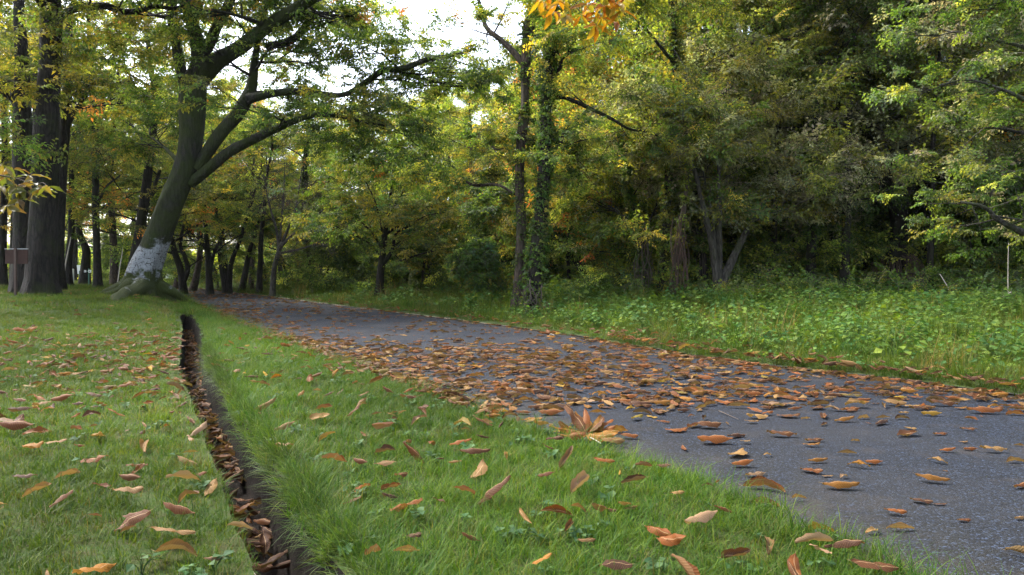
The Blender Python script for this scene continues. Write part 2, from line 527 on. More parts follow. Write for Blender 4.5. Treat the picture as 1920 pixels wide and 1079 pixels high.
def spray_source(name, kind, seed):
    r = np.random.default_rng(seed)
    tb = Tubes()
    C, D, N, L, Wd = [], [], [], [], []
    def twig(p0, d, ln, nl, ll, lw, droop):
        d = np.array(d, float); d /= np.linalg.norm(d)
        m = 5
        pts = [np.array(p0, float)]
        for i in range(m - 1):
            d = d + r.normal(0, .12, 3) + np.array([0, 0, -droop]); d /= np.linalg.norm(d)
            pts.append(pts[-1] + d * ln / (m - 1))
        pts = np.array(pts)
        tb.add(pts, np.linspace(.0045, .0015, m), 3)
        for i in range(nl):
            t = (i + .5) / nl * (m - 1); k = min(int(t), m - 2)
            q = pts[k] + (pts[k + 1] - pts[k]) * (t - k)
            tan = pts[k + 1] - pts[k]; tan /= np.linalg.norm(tan)
            side = np.cross(tan, [0, 0, 1]) * (1 if i % 2 else -1)
            dd = tan * r.uniform(.3, .9) + side * r.uniform(.5, 1.1) + np.array([0, 0, r.normal(-.25, .35)])
            C.append(q); D.append(dd); N.append(np.array([r.normal(0, .35), r.normal(0, .35), 1.0]))
            s = r.uniform(.7, 1.15); L.append(ll * s); Wd.append(lw * s)
        return pts
    if kind == 'broad':
        p = twig((0, 0, 0), (1, 0, .15), .5, 9, .105, .052, .10)
        for s in (-1, 1):
            twig(p[1], (.8, s * .8, .05), .33, 7, .10, .05, .08)
            twig(p[2], (.9, s * .6, .1), .28, 6, .10, .05, .08)
    elif kind == 'fine':
        p = twig((0, 0, 0), (1, 0, .25), .55, 12, .06, .026, .12)
        for s in (-1, 1):
            for q in (0, 1, 2, 3):
                twig(p[q], (.8, s * r.uniform(.5, 1), r.uniform(-.2, .4)), .32, 9, .058, .025, .12)
    elif kind == 'clump':
        for q in range(9):
            twig((0, 0, 0), (r.uniform(-.2, 1), r.normal(0, .8), r.normal(.1, .5)), .42, 6, .10, .056, .08)
    elif kind == 'ivy':
        for q in range(5):
            twig((0, 0, 0), (r.normal(0, .7), r.normal(0, .7), r.normal(.2, .5)), .15, 4, .07, .06, .15)
    elif kind == 'bare':
        for q in range(6):
            twig((0, 0, 0), (r.uniform(.2, 1), r.normal(0, .5), r.normal(.1, .4)), .6, 1, .05, .025, .0)
    V, F = leaf_kites(np.array(C), np.array(D), np.array(N), np.array(L), np.array(Wd))
    tv, tf = np.concatenate(tb.V), np.concatenate(tb.F)
    nV = len(V)
    vv = np.concatenate([np.repeat(r.uniform(0, 1, len(C)), 5), np.zeros(len(tv))])
    me = mesh_np(name, np.concatenate([V, tv]), [F, tf + nV], [M_LEAF, M_TWIG], False,
                 np.concatenate([np.zeros(len(F)), np.ones(len(tf))]), fattr={'v': vv})
    return source(name, me)

KINDS = ['broad', 'broad', 'fine', 'fine', 'clump', 'clump', 'bare']
SPRAYS = [spray_source("spray_" + k, k, 40 + i) for i, k in enumerate(KINDS)]
G_SPRAY = scatter_group("foliage", SPRAYS)
PICK = {'broad': (0, 1), 'fine': (2, 3), 'clump': (4, 5), 'bare': (6,), 'mixed': (0, 1, 2, 3, 4, 5), 'broadclump': (0, 1, 4), 'thin': (2, 3, 6)}
G_IVY = scatter_group("ivy", [spray_source("ivy_sprig", 'ivy', 60), spray_source("ivy_sprig", 'ivy', 61)])

PAL = {   # leaf colours; grey has brightness painted in for the unlit deep wood
    'green': [(.045, .085, .014), (.06, .11, .018), (.085, .13, .02), (.035, .065, .014)],
    'olive': [(.085, .10, .018), (.11, .12, .02), (.065, .085, .018), (.15, .14, .02)],
    'yellow': [(.22, .24, .028), (.17, .20, .028), (.28, .235, .03), (.11, .16, .024)],
    'lime': [(.17, .22, .03), (.12, .18, .025), (.22, .25, .04), (.08, .13, .02)],
    'orange': [(.36, .17, .025), (.30, .13, .02), (.26, .19, .03), (.16, .14, .025)],
    'grey': [(.16, .18, .10), (.13, .16, .09), (.19, .20, .10), (.17, .155, .11)],
    'dark': [(.035, .065, .018), (.045, .08, .02), (.03, .05, .018), (.055, .09, .025)],
    'teal': [(.03, .08, .035), (.04, .10, .04), (.05, .10, .05), (.03, .06, .03)],
}
def tints(P, mix, seed=0):
    """sprig colours: a palette picked by smooth patches through the crown, plus chance"""
    P = np.asarray(P); n = len(P)
    r = np.random.default_rng(seed)
    ph = r.uniform(0, 6.28, 6)
    s = (np.sin(P[:, 0] * .9 + ph[0]) + np.sin(P[:, 1] * .8 + ph[1]) + np.sin(P[:, 2] * 1.3 + ph[2]) + np.sin(P[:, 0] * 2.1 + P[:, 2] * 1.7 + ph[3])) / 4
    s = np.clip(s * .5 + .5 + r.normal(0, .16, n), 0, .999)
    names = [m for m, w in mix]; wts = np.cumsum([w for m, w in mix]); wts = wts / wts[-1]
    idx = np.searchsorted(wts, s)
    T = np.zeros((n, 3))
    for k, nm in enumerate(names):
        pal = np.array(PAL[nm]); m = idx == k
        T[m] = pal[r.integers(0, len(pal), m.sum())]
    return T * r.uniform(.7, 1.35, (n, 1)) * 1.6

# ------------------------------------------------------------------ tree growth
def unit(v):
    return v / (np.linalg.norm(v) + 1e-12)

def smooth_line(P, Rr, step=5):
    """Catmull-Rom through the points"""
    P = np.asarray(P, float); Rr = np.asarray(Rr, float)
    if len(P) < 3: step = 3
    Q = np.concatenate([[2 * P[0] - P[1]], P, [2 * P[-1] - P[-2]]])
    out, rr = [], []
    for i in range(1, len(Q) - 2):
        for s in range(step):
            t = s / step
            a, b, c, d = Q[i - 1], Q[i], Q[i + 1], Q[i + 2]
            out.append(.5 * ((2 * b) + (-a + c) * t + (2 * a - 5 * b + 4 * c - d) * t * t + (-a + 3 * b - 3 * c + d) * t ** 3))
            rr.append(Rr[i - 1] * (1 - t) + Rr[i] * t)
    out.append(P[-1]); rr.append(Rr[-1])
    return np.array(out), np.array(rr)

class Crown:
    def __init__(s, seed):
        s.t = Tubes(); s.P, s.R, s.S = [], [], []
        s.r = random.Random(seed)
    def sprig(s, p, d, sc):
        r = s.r
        yaw = math.atan2(d[1], d[0]) + r.gauss(0, .5)
        pit = math.asin(max(-1, min(1, d[2]))) * .6 + r.gauss(0, .2)
        s.P.append(p); s.R.append((r.gauss(0, .5), -pit, yaw)); s.S.append(sc * r.uniform(.75, 1.25))
    def grow(s, p, d, L, rad, lvl, kids, sc, flat=.25, k=4):
        r = s.r
        m = 5 if lvl > 0 else 4
        d = unit(np.array(d, float)); pts = [np.array(p, float)]
        for i in range(m - 1):
            d = d + np.array([r.gauss(0, .17), r.gauss(0, .17), r.gauss(0, .12)])
            d[2] += (.05 - d[2]) * flat * .5
            d = unit(d); pts.append(pts[-1] + d * L / (m - 1))
        pts = np.array(pts)
        s.t.add(pts, np.linspace(rad, rad * .35, m), k if rad > .012 else 3)
        if lvl == 0:
            for i in range(1, m): s.sprig(pts[i], d, sc)
            return
        n = kids[lvl - 1]
        for j in range(n):
            t = .25 + .75 * (j + r.random()) / n
            q = t * (m - 1); a = min(int(q), m - 2)
            pp = pts[a] + (pts[a + 1] - pts[a]) * (q - a)
            tan = unit(pts[a + 1] - pts[a])
            az = r.uniform(0, 2 * math.pi)
            side = np.array([math.cos(az), math.sin(az), r.gauss(.05, .3)])
            dd = unit(tan * r.uniform(.5, 1.0) + unit(side) * r.uniform(.7, 1.0))
            s.grow(pp, dd, L * r.uniform(.45, .7), rad * .5, lvl - 1, kids, sc, flat, k)
        s.sprig(pts[-1], d, sc)
    def blob(s, c, rad, n, sc):
        """sprigs through an ellipsoid, lying in loose level layers, each on a short twig"""
        r = s.r
        for _ in range(n):
            while True:
                q = np.array([r.uniform(-1, 1) for _ in range(3)])
                if q @ q < 1: break
            p = c + q * rad
            d = unit(np.array([q[0] * rad[0], q[1] * rad[1], 0]) + np.array([r.gauss(0, .5), r.gauss(0, .5), 0]))
            s.sprig(p, d, sc)

def finish_tree(root, cr, origin, mat, mix, kinds, seed, twigname="branches"):
    me = cr.t.mesh("branches", mat, origin)
    if me: link(twigname, me, root, kind='stuff')
    if cr.P:
        P = np.array(cr.P) - np.asarray(origin)
        pk = np.array(PICK[kinds]); r = np.random.default_rng(seed)
        scatter("crown", G_SPRAY, P, cr.R, cr.S, pk[r.integers(0, len(pk), len(P))], tints(P, mix, seed), root, kind='stuff')

def traced_tree(name, label, Y, trunk, limbs=(), mat=M_BARK_DK, mix=(('green', 1),), kinds='broad', seed=1, group=None,
                spawn=10, kids=(3, 3), L=2.2, sc=1.0, blobs=(), base_flare=1.35, ivy=0, trunk_spawn=0, cat="tree", lobes=0,
                crown_top=0, sprout=0.3, limbspawn=None, sides=14, limb_t0=.25):
    """trunk: [(px, py, width px)] from the ground up, at distance Y; limbs: lists of the same (with an optional own depth offset)"""
    sc_px = Y / FPX
    P = np.array([W(a, b, Y) for a, b, w in trunk]); R = np.array([w * sc_px / 2 for a, b, w in trunk])
    P[0, 2] = min(P[0, 2], float(gz(P[0, 0], P[0, 1]))) - .12
    base = np.array([P[0, 0], P[0, 1], float(gz(P[0, 0], P[0, 1]))])
    if crown_top:       # the stem goes on above the picture
        top = P[-1]; d = unit(P[-1] - P[-2]) * .5 + np.array([0, 0, .5])
        P = np.concatenate([P, [top + unit(d) * crown_top * .5 + [.15, .1, 0], top + unit(d) * crown_top + [-.1, .3, 0]]])
        R = np.concatenate([R, [R[-1] * .7, R[-1] * .25]])
    root = thing(name, label, cat, base, group)
    pp, rr = smooth_line(P, R)
    h = pp[:, 2] - base[2]
    rr = rr * (1 + (base_flare - 1) * np.exp(-np.maximum(h, 0) / .28))
    tb = Tubes()
    if lobes:
        def mult(i, th):
            hh = h[i[:, 0]][:, None]
            return 1 + .30 * np.exp(-np.maximum(hh, 0) / .45) * np.cos(lobes * th + 1.1) + .04 * np.sin(3 * th + hh * 2.2) + .025 * np.sin(7 * th - hh * 3)
    else:
        def mult(i, th):
            hh = h[i[:, 0]][:, None]
            return 1 + .05 * np.sin(3 * th + hh * 1.7 + seed) + .035 * np.sin(6 * th - hh * 2.3) + .14 * np.exp(-np.maximum(hh, 0) / .3) * np.cos(5 * th + seed)
    tb.add(pp, rr, 36 if lobes else sides, mult)
    link("trunk", tb.mesh("trunk", mat, base), root)
    cr = Crown(seed)
    rr_ = cr.r
    def spawn_on(pts, rad, n, Lb, t0):
        m = len(pts)
        for j in range(n):
            t = t0 + (1 - t0) * (j + rr_.random()) / n
            q = min(t, .999) * (m - 1); a = int(q)
            p = pts[a] + (pts[a + 1] - pts[a]) * (q - a); tan = unit(pts[a + 1] - pts[a])
            az = rr_.uniform(0, 6.283)
            dd = unit(tan * rr_.uniform(.2, .9) + np.array([math.cos(az), math.sin(az), rr_.gauss(.05, .25)]))
            cr.grow(p, dd, Lb * rr_.uniform(.6, 1.2), max(.012, rad[a] * .4), len(kids), kids, sc)
    if trunk_spawn: spawn_on(pp, rr, trunk_spawn, L * 1.3, sprout)
    for lb in limbs:
        dy = 0
        if isinstance(lb[0], (int, float)): dy, lb = lb[0], lb[1:]
        n = len(lb)
        Q = np.array([W(a, b, Y + dy * i / max(1, n - 1)) for i, (a, b, w) in enumerate(lb)])
        r_ = np.array([w * sc_px / 2 for a, b, w in lb])
        q, r2 = smooth_line(Q, r_)
        t2 = Tubes(); t2.add(q, r2, 10, lambda i, th: 1 + .06 * np.sin(3 * th + i * .7) + .04 * np.sin(5 * th - i * .4))
        link("limb", t2.mesh("limb", mat, base), root)
        spawn_on(q, r2, limbspawn if limbspawn is not None else spawn, L, limb_t0)
    for (bx, by, bY, rx, ry, rdep, n) in blobs:
        s = bY / FPX
        cr.blob(W(bx, by, bY), np.array([rx * s, rdep, ry * s]), n, sc)
    finish_tree(root, cr, base, mat if mat is not M_BARK_MAIN else M_BARK_DK, mix, kinds, seed)
    if ivy:
        n = ivy
        r = np.random.default_rng(seed + 5)
        sel = np.where(h < 9)[0]; k = r.integers(0, len(sel) - 1, n); tt = r.random(n)[:, None]
        c = pp[sel[k]] * (1 - tt) + pp[sel[k] + 1 if False else np.minimum(sel[k] + 1, len(pp) - 1)] * tt
        th = r.uniform(0, 6.283, n)
        rad = rr[sel[k]] * r.uniform(.95, 1.25, n)
        c = c + np.stack([np.cos(th) * rad, np.sin(th) * rad, np.zeros(n)], 1) - base
        R_ = np.stack([r.normal(0, .4, n), r.normal(0, .4, n), th], 1)
        scatter("ivy", G_IVY, c, R_, r.uniform(.6, 1.15, n), r.integers(0, 2, n), tints(c, (('green', 2), ('olive', 1), ('lime', .6)), seed), root, kind='stuff')
    return root

# ---- the great leaning tree
main = traced_tree(
    "leaning_tree", "great leaning tree with pale patch of bark above its mossy buttressed foot", 17.0,
    [(266, 556, 70), (267, 528, 62), (273, 500, 55), (287, 465, 48), (301, 428, 45), (320, 383, 44), (340, 338, 41), (352, 300, 41), (358, 255, 41), (360, 205, 48), (363, 165, 46), (374, 120, 30), (368, 70, 24), (350, 10, 22), (344, -60, 18), (350, -160, 10)],
    [(.3, (352, 175, 24), (339, 130, 20), (332, 90, 19), (324, 40, 21), (322, -10, 18), (318, -90, 12), (300, -170, 6)),
     (-.6, (378, 110, 22), (396, 75, 20), (414, 35, 18), (438, -12, 15), (470, -90, 10), (500, -160, 5)),
     (-1.5, (372, 150, 40), (398, 122, 34), (440, 96, 26), (480, 66, 24), (530, 32, 22), (590, -6, 19), (660, -60, 14), (730, -120, 7)),
     (.8, (498, 88, 14), (540, 78, 14), (568, 58, 13), (582, 30, 10), (600, 0, 8)),
     (.5, (368, 318, 20), (398, 272, 24), (424, 238, 24), (448, 210, 25), (466, 180, 24), (474, 150, 19), (478, 112, 14), (486, 60, 10), (500, 10, 7)),
     (-1.2, (466, 186, 20), (500, 178, 15), (545, 172, 12), (600, 176, 11), (645, 178, 9), (690, 152, 11), (720, 132, 11), (760, 128, 10), (800, 112, 9), (850, 104, 6), (890, 92, 4)),
     (.6, (742, 134, 6), (780, 146, 6), (820, 155, 5), (870, 163, 3)),
     (-.8, (358, 345, 20), (392, 316, 20), (432, 284, 19), (470, 264, 17), (510, 246, 14), (560, 224, 11), (610, 215, 8), (680, 228, 5), (740, 240, 3)),
     (2.0, (352, 340, 10), (330, 300, 8), (300, 270, 6), (270, 250, 4))],
    mat=M_BARK_MAIN, mix=(('olive', 1.2), ('green', 2), ('lime', .8), ('yellow', .35), ('orange', .1)), kinds='broad', seed=3,
    spawn=7, kids=(3, 3), L=1.7, sc=.9, base_flare=1.35, lobes=5,
    limb_t0=.5, blobs=[(700, 270, 17.5, 120, 45, 1.2, 110), (620, 250, 18, 80, 40, 1.0, 60), (760, 320, 18, 80, 40, 1.0, 60), (560, 130, 18.8, 60, 50, 1.0, 30),
           (640, 100, 16.5, 60, 60, 1.0, 36), (700, 60, 17, 60, 40, 1.0, 22), (230, 120, 19.5, 120, 70, 1.2, 150), (430, 30, 19.5, 140, 50, 1.2, 130), (570, 20, 19, 100, 50, 1.2, 70), (540, 130, 19.5, 90, 50, 1, 60)])
mo = Vector(main.location)
for pts in ([(-.3, -.1, .22, .24), (-.6, -.3, .08, .14), (-.85, -.42, -.02, .07), (-1.0, -.48, -.12, .03)],
            [(.2, -.35, .2, .26), (.45, -1.1, .12, .20), (.72, -2.0, .04, .19), (1.08, -2.9, -.03, .17), (1.42, -3.6, -.12, .13), (1.6, -3.95, -.3, .05)],
            [(.0, -.4, .22, .24), (-.08, -.9, .08, .14), (-.2, -1.4, -.02, .07), (-.25, -1.7, -.1, .03)],
            [(.35, .1, .2, .2), (.7, .2, .05, .12), (1.0, .25, -.15, .05)]):
    p = np.array([q[:3] for q in pts]); r_ = np.array([q[3] for q in pts])
    p, r_ = smooth_line(p, r_)
    t = Tubes(); t.add(p, r_, 12, lambda i, th: 1 + .09 * np.sin(3 * th + i * .8))
    link("root", t.mesh("root", M_BARK_MAIN), main)

# ---- big trees at the left
traced_tree("tall_tree", "thick straight trunk standing behind the brown notice board, a branch arching right", 16.0,
    [(78, 561, 56), (79, 520, 49), (80, 450, 47), (84, 330, 45), (90, 200, 39), (94, 100, 35), (95, 0, 34), (96, -90, 28), (100, -200, 16)],
    [(.6, (104, 60, 12), (116, 30, 12), (148, 16, 13), (196, 11, 14), (228, 22, 12), (262, 20, 10), (290, 12, 9), (330, 16, 7), (370, -2, 4)),
     (-1.5, (90, 30, 14), (60, -20, 12), (20, -60, 9), (-40, -80, 5)),
     (-1, (96, -60, 16), (150, -110, 12), (230, -140, 7))],
    mix=(('olive', 1.5), ('green', 1), ('yellow', .6), ('orange', .35)), seed=5, spawn=9, kids=(3, 3), L=2.0, lobes=0, base_flare=1.3, sides=26,
    blobs=[(30, 110, 15, 60, 80, 1.2, 60), (200, 60, 16, 90, 50, 1.2, 70), (20, 260, 14.5, 40, 60, .8, 30)])
traced_tree("tall_tree", "dark trunk half hidden by the thick straight trunk, on its left", 17.4,
    [(52, 560, 50), (48, 500, 42), (46, 400, 38), (44, 300, 34), (42, 200, 28), (40, 100, 22), (36, -20, 16)],
    [(.5, (44, 230, 14), (20, 180, 12), (-20, 150, 8))],
    mix=(('olive', 1.5), ('yellow', 1), ('orange', .4)), seed=6, spawn=10, L=2.0, crown_top=2)
traced_tree("tall_tree", "dark trunk just right of the thick straight trunk, forking into a raking limb", 20.0,
    [(104, 548, 30), (106, 480, 24), (110, 400, 22), (116, 300, 20), (122, 230, 18), (128, 150, 14), (130, 40, 11)],
    [(.5, (124, 240, 12), (140, 205, 10), (165, 175, 8), (190, 150, 5))],
    mix=(('green', 1), ('olive', 1.5)), seed=7, spawn=9, L=2.2, crown_top=2)
traced_tree("slender_tree", "slim upright trunk midway between the thick straight trunk and the leaning tree", 24.0,
    [(183, 541, 15), (182, 500, 13), (180, 400, 12), (179, 300, 12), (176, 200, 11), (170, 120, 9), (166, 20, 6)],
    [(1, (180, 300, 4), (160, 270, 4), (135, 250, 2)), (1, (182, 385, 5), (200, 350, 4), (225, 330, 3))],
    mix=(('green', 1), ('olive', 1), ('lime', .6)), seed=8, spawn=5, L=2.4, trunk_spawn=7, sprout=.35, crown_top=2)
traced_tree("crooked_tree", "crooked S-shaped trunk far back between the slim trunk and thick trunk", 31.0,
    [(158, 531, 18), (160, 500, 16), (162, 470, 14), (150, 440, 11), (148, 415, 10), (160, 385, 9), (172, 350, 7)],
    mix=(('green', 1), ('olive', 1)), seed=9, trunk_spawn=7, L=3.0, crown_top=2)
traced_tree("dark_tree", "dark forked trunk behind the leaning tree, nearly hidden by its foot", 23.0,
    [(244, 541, 26), (252, 500, 22), (262, 440, 19), (270, 380, 17), (278, 320, 15), (287, 250, 13), (291, 180, 11), (280, 110, 9), (276, 10, 6)],
    [(1, (256, 470, 12), (262, 420, 10), (282, 370, 8), (300, 320, 6))],
    mix=(('green', 1), ('olive', 1), ('orange', .3)), seed=10, trunk_spawn=8, sprout=.4, L=2.6, crown_top=1.5)
traced_tree("dark_tree", "dark trunk with a thin pale pole leaning on it, right of the thick trunk", 27.0,
    [(128, 538, 16), (128, 500, 13), (133, 440, 11), (134, 380, 10), (136, 300, 8)],
    mix=(('green', 1), ('olive', 1)), seed=11, trunk_spawn=7, sprout=.5, L=2.6, crown_top=2.5)
for px, Y, wd, s_, lb in ((6, 27, 15, 12, "dark trunk at the left edge of the wood, farther left one"), (25, 29, 12, 13, "dark trunk seen just left of the notice board")):
    traced_tree("dark_tree", lb, Y, [(px, 538, wd), (px - 1, 480, wd * .85), (px + 1, 400, wd * .8), (px + 3, 300, wd * .7), (px + 2, 180, wd * .5)],
                mix=(('green', 1), ('olive', 1), ('yellow', .4)), seed=s_, trunk_spawn=8, sprout=.5, L=3, crown_top=2)

# ---- trees between the leaning tree and the small dark tree
lit = (('lime', 1.6), ('green', .8), ('yellow', .9), ('orange', .25))
traced_tree("leaning_pair_tree", "low forked trunk leaning left, first tree right of the leaning tree's foot", 28.0,
    [(345, 531, 13), (338, 505, 12), (328, 475, 11), (322, 440, 9), (326, 400, 7)],
    [(.3, (345, 528, 10), (352, 505, 9), (346, 480, 8), (338, 460, 7), (345, 420, 5))],
    mix=lit, seed=21, spawn=4, trunk_spawn=6, L=2.4, crown_top=2.5)
traced_tree("forked_tree", "tree forking low into a V, beyond the bend of the path", 27.0,
    [(394, 535, 12), (391, 505, 11), (389, 470, 9), (386, 430, 8), (384, 390, 6), (388, 330, 4)],
    [(.4, (393, 510, 8), (400, 480, 7), (410, 455, 5), (420, 430, 4)), (-.2, (390, 480, 6), (380, 455, 5), (374, 430, 3))],
    mix=lit, seed=22, spawn=4, trunk_spawn=7, sprout=.5, L=2.4, crown_top=2.5)
traced_tree("curved_tree", "slim trunk bowing left with tall thin stem above the bend of the path", 29.0,
    [(424, 530, 9), (416, 505, 9), (412, 470, 8), (413, 440, 7), (405, 400, 6), (402, 350, 5), (404, 290, 4)],
    mix=lit, seed=23, trunk_spawn=8, sprout=.5, L=2.6, crown_top=2)
traced_tree("raking_tree", "trunk raking to the right with two arms, left of the bare pale tree", 29.0,
    [(430, 530, 10), (432, 505, 9), (440, 475, 8), (452, 445, 7), (462, 410, 6), (474, 370, 4)],
    mix=lit, seed=24, trunk_spawn=8, sprout=.5, L=2.4, crown_top=2.5)
traced_tree("upright_tree", "straight upright trunk immediately left of the bare pale tree", 28.0,
    [(486, 528, 11), (488, 490, 9), (490, 440, 8), (496, 390, 7), (500, 330, 5)],
    mix=lit, seed=25, trunk_spawn=8, sprout=.5, L=2.4, crown_top=2.5)
traced_tree("raking_tree", "dark trunk leaning right behind the trees at the path bend", 31.0,
    [(452, 528, 11), (462, 500, 10), (468, 470, 8), (480, 430, 7), (488, 390, 5)],
    mix=(('lime', 1), ('yellow', 1)), seed=26, trunk_spawn=7, sprout=.5, L=2.6, crown_top=2.5)
traced_tree("bare_tree", "bare pale-twigged tree fanning out above the verge beyond the path", 25.0,
    [(510, 531, 10), (514, 505, 9), (522, 475, 9), (527, 460, 8)],
    [(.5, (524, 470, 7), (518, 430, 5), (508, 395, 4), (500, 360, 2), (494, 325, 1.2)), (.2, (525, 465, 7), (540, 430, 5), (552, 400, 4), (560, 360, 2.5), (566, 315, 1.2)),
     (-.3, (527, 462, 7), (550, 440, 5), (580, 415, 4), (605, 395, 2.5), (625, 380, 1.2)), (-.5, (526, 475, 5), (550, 470, 4), (580, 462, 3), (610, 450, 1.5)), (.6, (524, 462, 5), (528, 410, 4), (532, 360, 2.5), (534, 310, 1.2))],
    mat=M_BARK_GR, mix=(('grey', 1), ('lime', .3)), kinds='bare', seed=27, spawn=7, kids=(3,), L=1.1, sc=.8)
traced_tree("ivy_clad_tree", "ivy-smothered dark trunk behind the bare pale tree", 29.0,
    [(588, 532, 14), (584, 500, 14), (580, 450, 15), (574, 410, 15), (572, 370, 13), (572, 300, 8)],
    mix=(('dark', 1), ('green', 1)), seed=28, ivy=500, trunk_spawn=7, sprout=.6, L=2.2, crown_top=3)

# ---- the small dark tree on the verge
traced_tree("small_tree", "small dark low-branching tree alone on the verge, left of the leafy column", 21.5,
    [(712, 549, 17), (713, 520, 14), (716, 490, 13), (720, 460, 11), (723, 430, 9), (728, 395, 6), (735, 340, 4), (738, 300, 2)],
    [(-.6, (716, 500, 9), (735, 470, 7), (742, 440, 5), (765, 425, 4), (800, 405, 3), (840, 398, 2)), (.5, (722, 440, 7), (745, 425, 5), (772, 408, 4), (800, 390, 2)),
     (-.4, (715, 480, 5), (690, 455, 4), (660, 440, 3), (630, 425, 2)), (.4, (716, 470, 5), (700, 440, 4), (670, 410, 3), (640, 385, 2)), (.2, (719, 450, 5), (712, 410, 4), (700, 370, 3), (680, 330, 2)),
     (-.8, (722, 500, 5), (750, 490, 4), (785, 478, 3), (820, 470, 2)), (0, (726, 410, 5), (750, 370, 4), (770, 330, 3), (790, 295, 2))],
    mix=(('green', 1.5), ('olive', 1.2), ('teal', .5)), kinds='broad', seed=31, spawn=7, kids=(3,), L=1.5, sc=1.0,
    blobs=[(720, 330, 21.5, 100, 60, 1.5, 90), (660, 400, 21.5, 60, 50, 1.2, 40), (800, 400, 21, 60, 40, 1.2, 45)])

# ---- twin ivy-clad trunks
tw = (('olive', 1), ('green', 1), ('yellow', 1), ('lime', .7))
traced_tree("ivy_clad_tree", "left one of the twin trunks beside the path, bare bark above a swollen ring", 13.8,
    [(972, 580, 26), (975, 500, 19), (977, 420, 18), (974, 360, 17), (976, 280, 18), (982, 225, 21), (984, 200, 14), (986, 120, 18), (990, 60, 21), (1002, 0, 16), (1008, -70, 14), (1012, -160, 9)],
    [(.8, (982, 120, 14), (960, 95, 12), (935, 72, 10), (912, 52, 9), (902, 20, 7), (893, -20, 5)),
     (.6, (970, 285, 5), (945, 278, 5), (930, 280, 4), (912, 265, 3), (905, 262, 2)),
     (.7, (965, 365, 5), (945, 352, 5), (925, 346, 6), (890, 348, 6), (868, 338, 4), (835, 328, 3), (800, 326, 2)),
     (-.5, (1000, 70, 7), (1030, 62, 8), (1060, 52, 5), (1085, 45, 3))],
    mat=M_BARK_BR, mix=tw, kinds='broad', seed=33, spawn=5, kids=(3, 2), L=.8, sc=.7, ivy=260, sides=18)
traced_tree("ivy_clad_tree", "right one of the twin trunks beside the path, wrapped in creeper to its foot", 13.2,
    [(1000, 583, 30), (1001, 530, 25), (1006, 460, 24), (1014, 400, 24), (1020, 330, 22), (1023, 260, 21), (1025, 180, 20), (1030, 120, 20), (1035, 60, 17), (1038, 0, 14), (1040, -80, 12), (1044, -170, 8)],
    [(.8, (1028, 182, 10), (1060, 184, 7), (1090, 196, 8), (1120, 210, 7), (1150, 225, 6), (1180, 242, 5), (1220, 250, 4), (1260, 268, 3)),
     (.3, (1024, 340, 10), (1034, 315, 9), (1044, 292, 9), (1052, 270, 7), (1058, 240, 4)),
     (-.2, (1036, 140, 7), (1050, 128, 7), (1053, 112, 7), (1066, 100, 7), (1085, 93, 4)),
     (.8, (1024, 262, 5), (1045, 268, 5), (1062, 290, 3))],
    mat=M_BARK_DK, mix=tw, kinds='broad', seed=34, spawn=5, kids=(3, 2), L=.8, sc=.7, ivy=750, sides=18)

# ---- creeper-covered trees right of centre
gm = (('grey', 1.6), ('olive', 1), ('green', .7), ('yellow', .5))
traced_tree("ivy_clad_tree", "tall ivy-clad trunk rising behind the weeds, right of the twin trunks", 15.5,
    [(1241, 566, 27), (1243, 520, 20), (1248, 460, 17), (1250, 400, 15), (1254, 330, 16), (1257, 260, 16), (1262, 190, 15), (1266, 110, 12), (1262, 40, 9), (1256, -40, 7)],
    [(.6, (1246, 200, 6), (1225, 198, 6), (1205, 210, 6), (1192, 216, 3)), (-.6, (1264, 120, 7), (1240, 90, 6), (1215, 60, 5), (1190, 35, 3)),
     (.6, (1250, 445, 4), (1270, 440, 5), (1290, 455, 3)), (.6, (1252, 285, 5), (1230, 300, 5), (1205, 312, 3))],
    mat=M_BARK_DK, mix=gm, kinds='mixed', seed=35, limb_t0=.55, spawn=5, kids=(3, 3), L=1.6, sc=1.0, ivy=900, crown_top=2)
traced_tree("ivy_clad_tree", "reddish vine-wound trunk close against the right of the tall ivy-clad trunk", 15.0,
    [(1262, 566, 14), (1266, 520, 15), (1270, 470, 16), (1277, 430, 14), (1284, 380, 8), (1290, 320, 6), (1300, 250, 4)],
    mat=M_BARK_BR, mix=gm, kinds='fine', seed=36, trunk_spawn=5, sprout=.6, L=1.6, ivy=160, crown_top=1.5)
traced_tree("vine_tangle_tree", "short dark trunk hung with a curtain of dry vines, left of the ivy-clad trunk", 16.0,
    [(1212, 562, 16), (1208, 520, 14), (1204, 480, 14), (1200, 440, 12), (1190, 400, 8), (1175, 350, 5)],
    [(.2, (1204, 480, 6), (1185, 440, 5), (1160, 400, 4), (1140, 385, 3))],
    mat=M_BARK_DK, mix=(('yellow', 1), ('lime', 1), ('orange', .5), ('green', .6)), kinds='broad', seed=37, spawn=5, trunk_spawn=5, L=1.8, ivy=420, crown_top=1.5)
traced_tree("leaning_dead_trunk", "dead dark trunk leaning left in the undergrowth between twin and ivy-clad trunks", 19.0,
    [(1128, 553, 17), (1112, 535, 15), (1096, 515, 13), (1080, 490, 12), (1062, 465, 9)], mat=M_BARK_DK, seed=38, cat="dead tree")
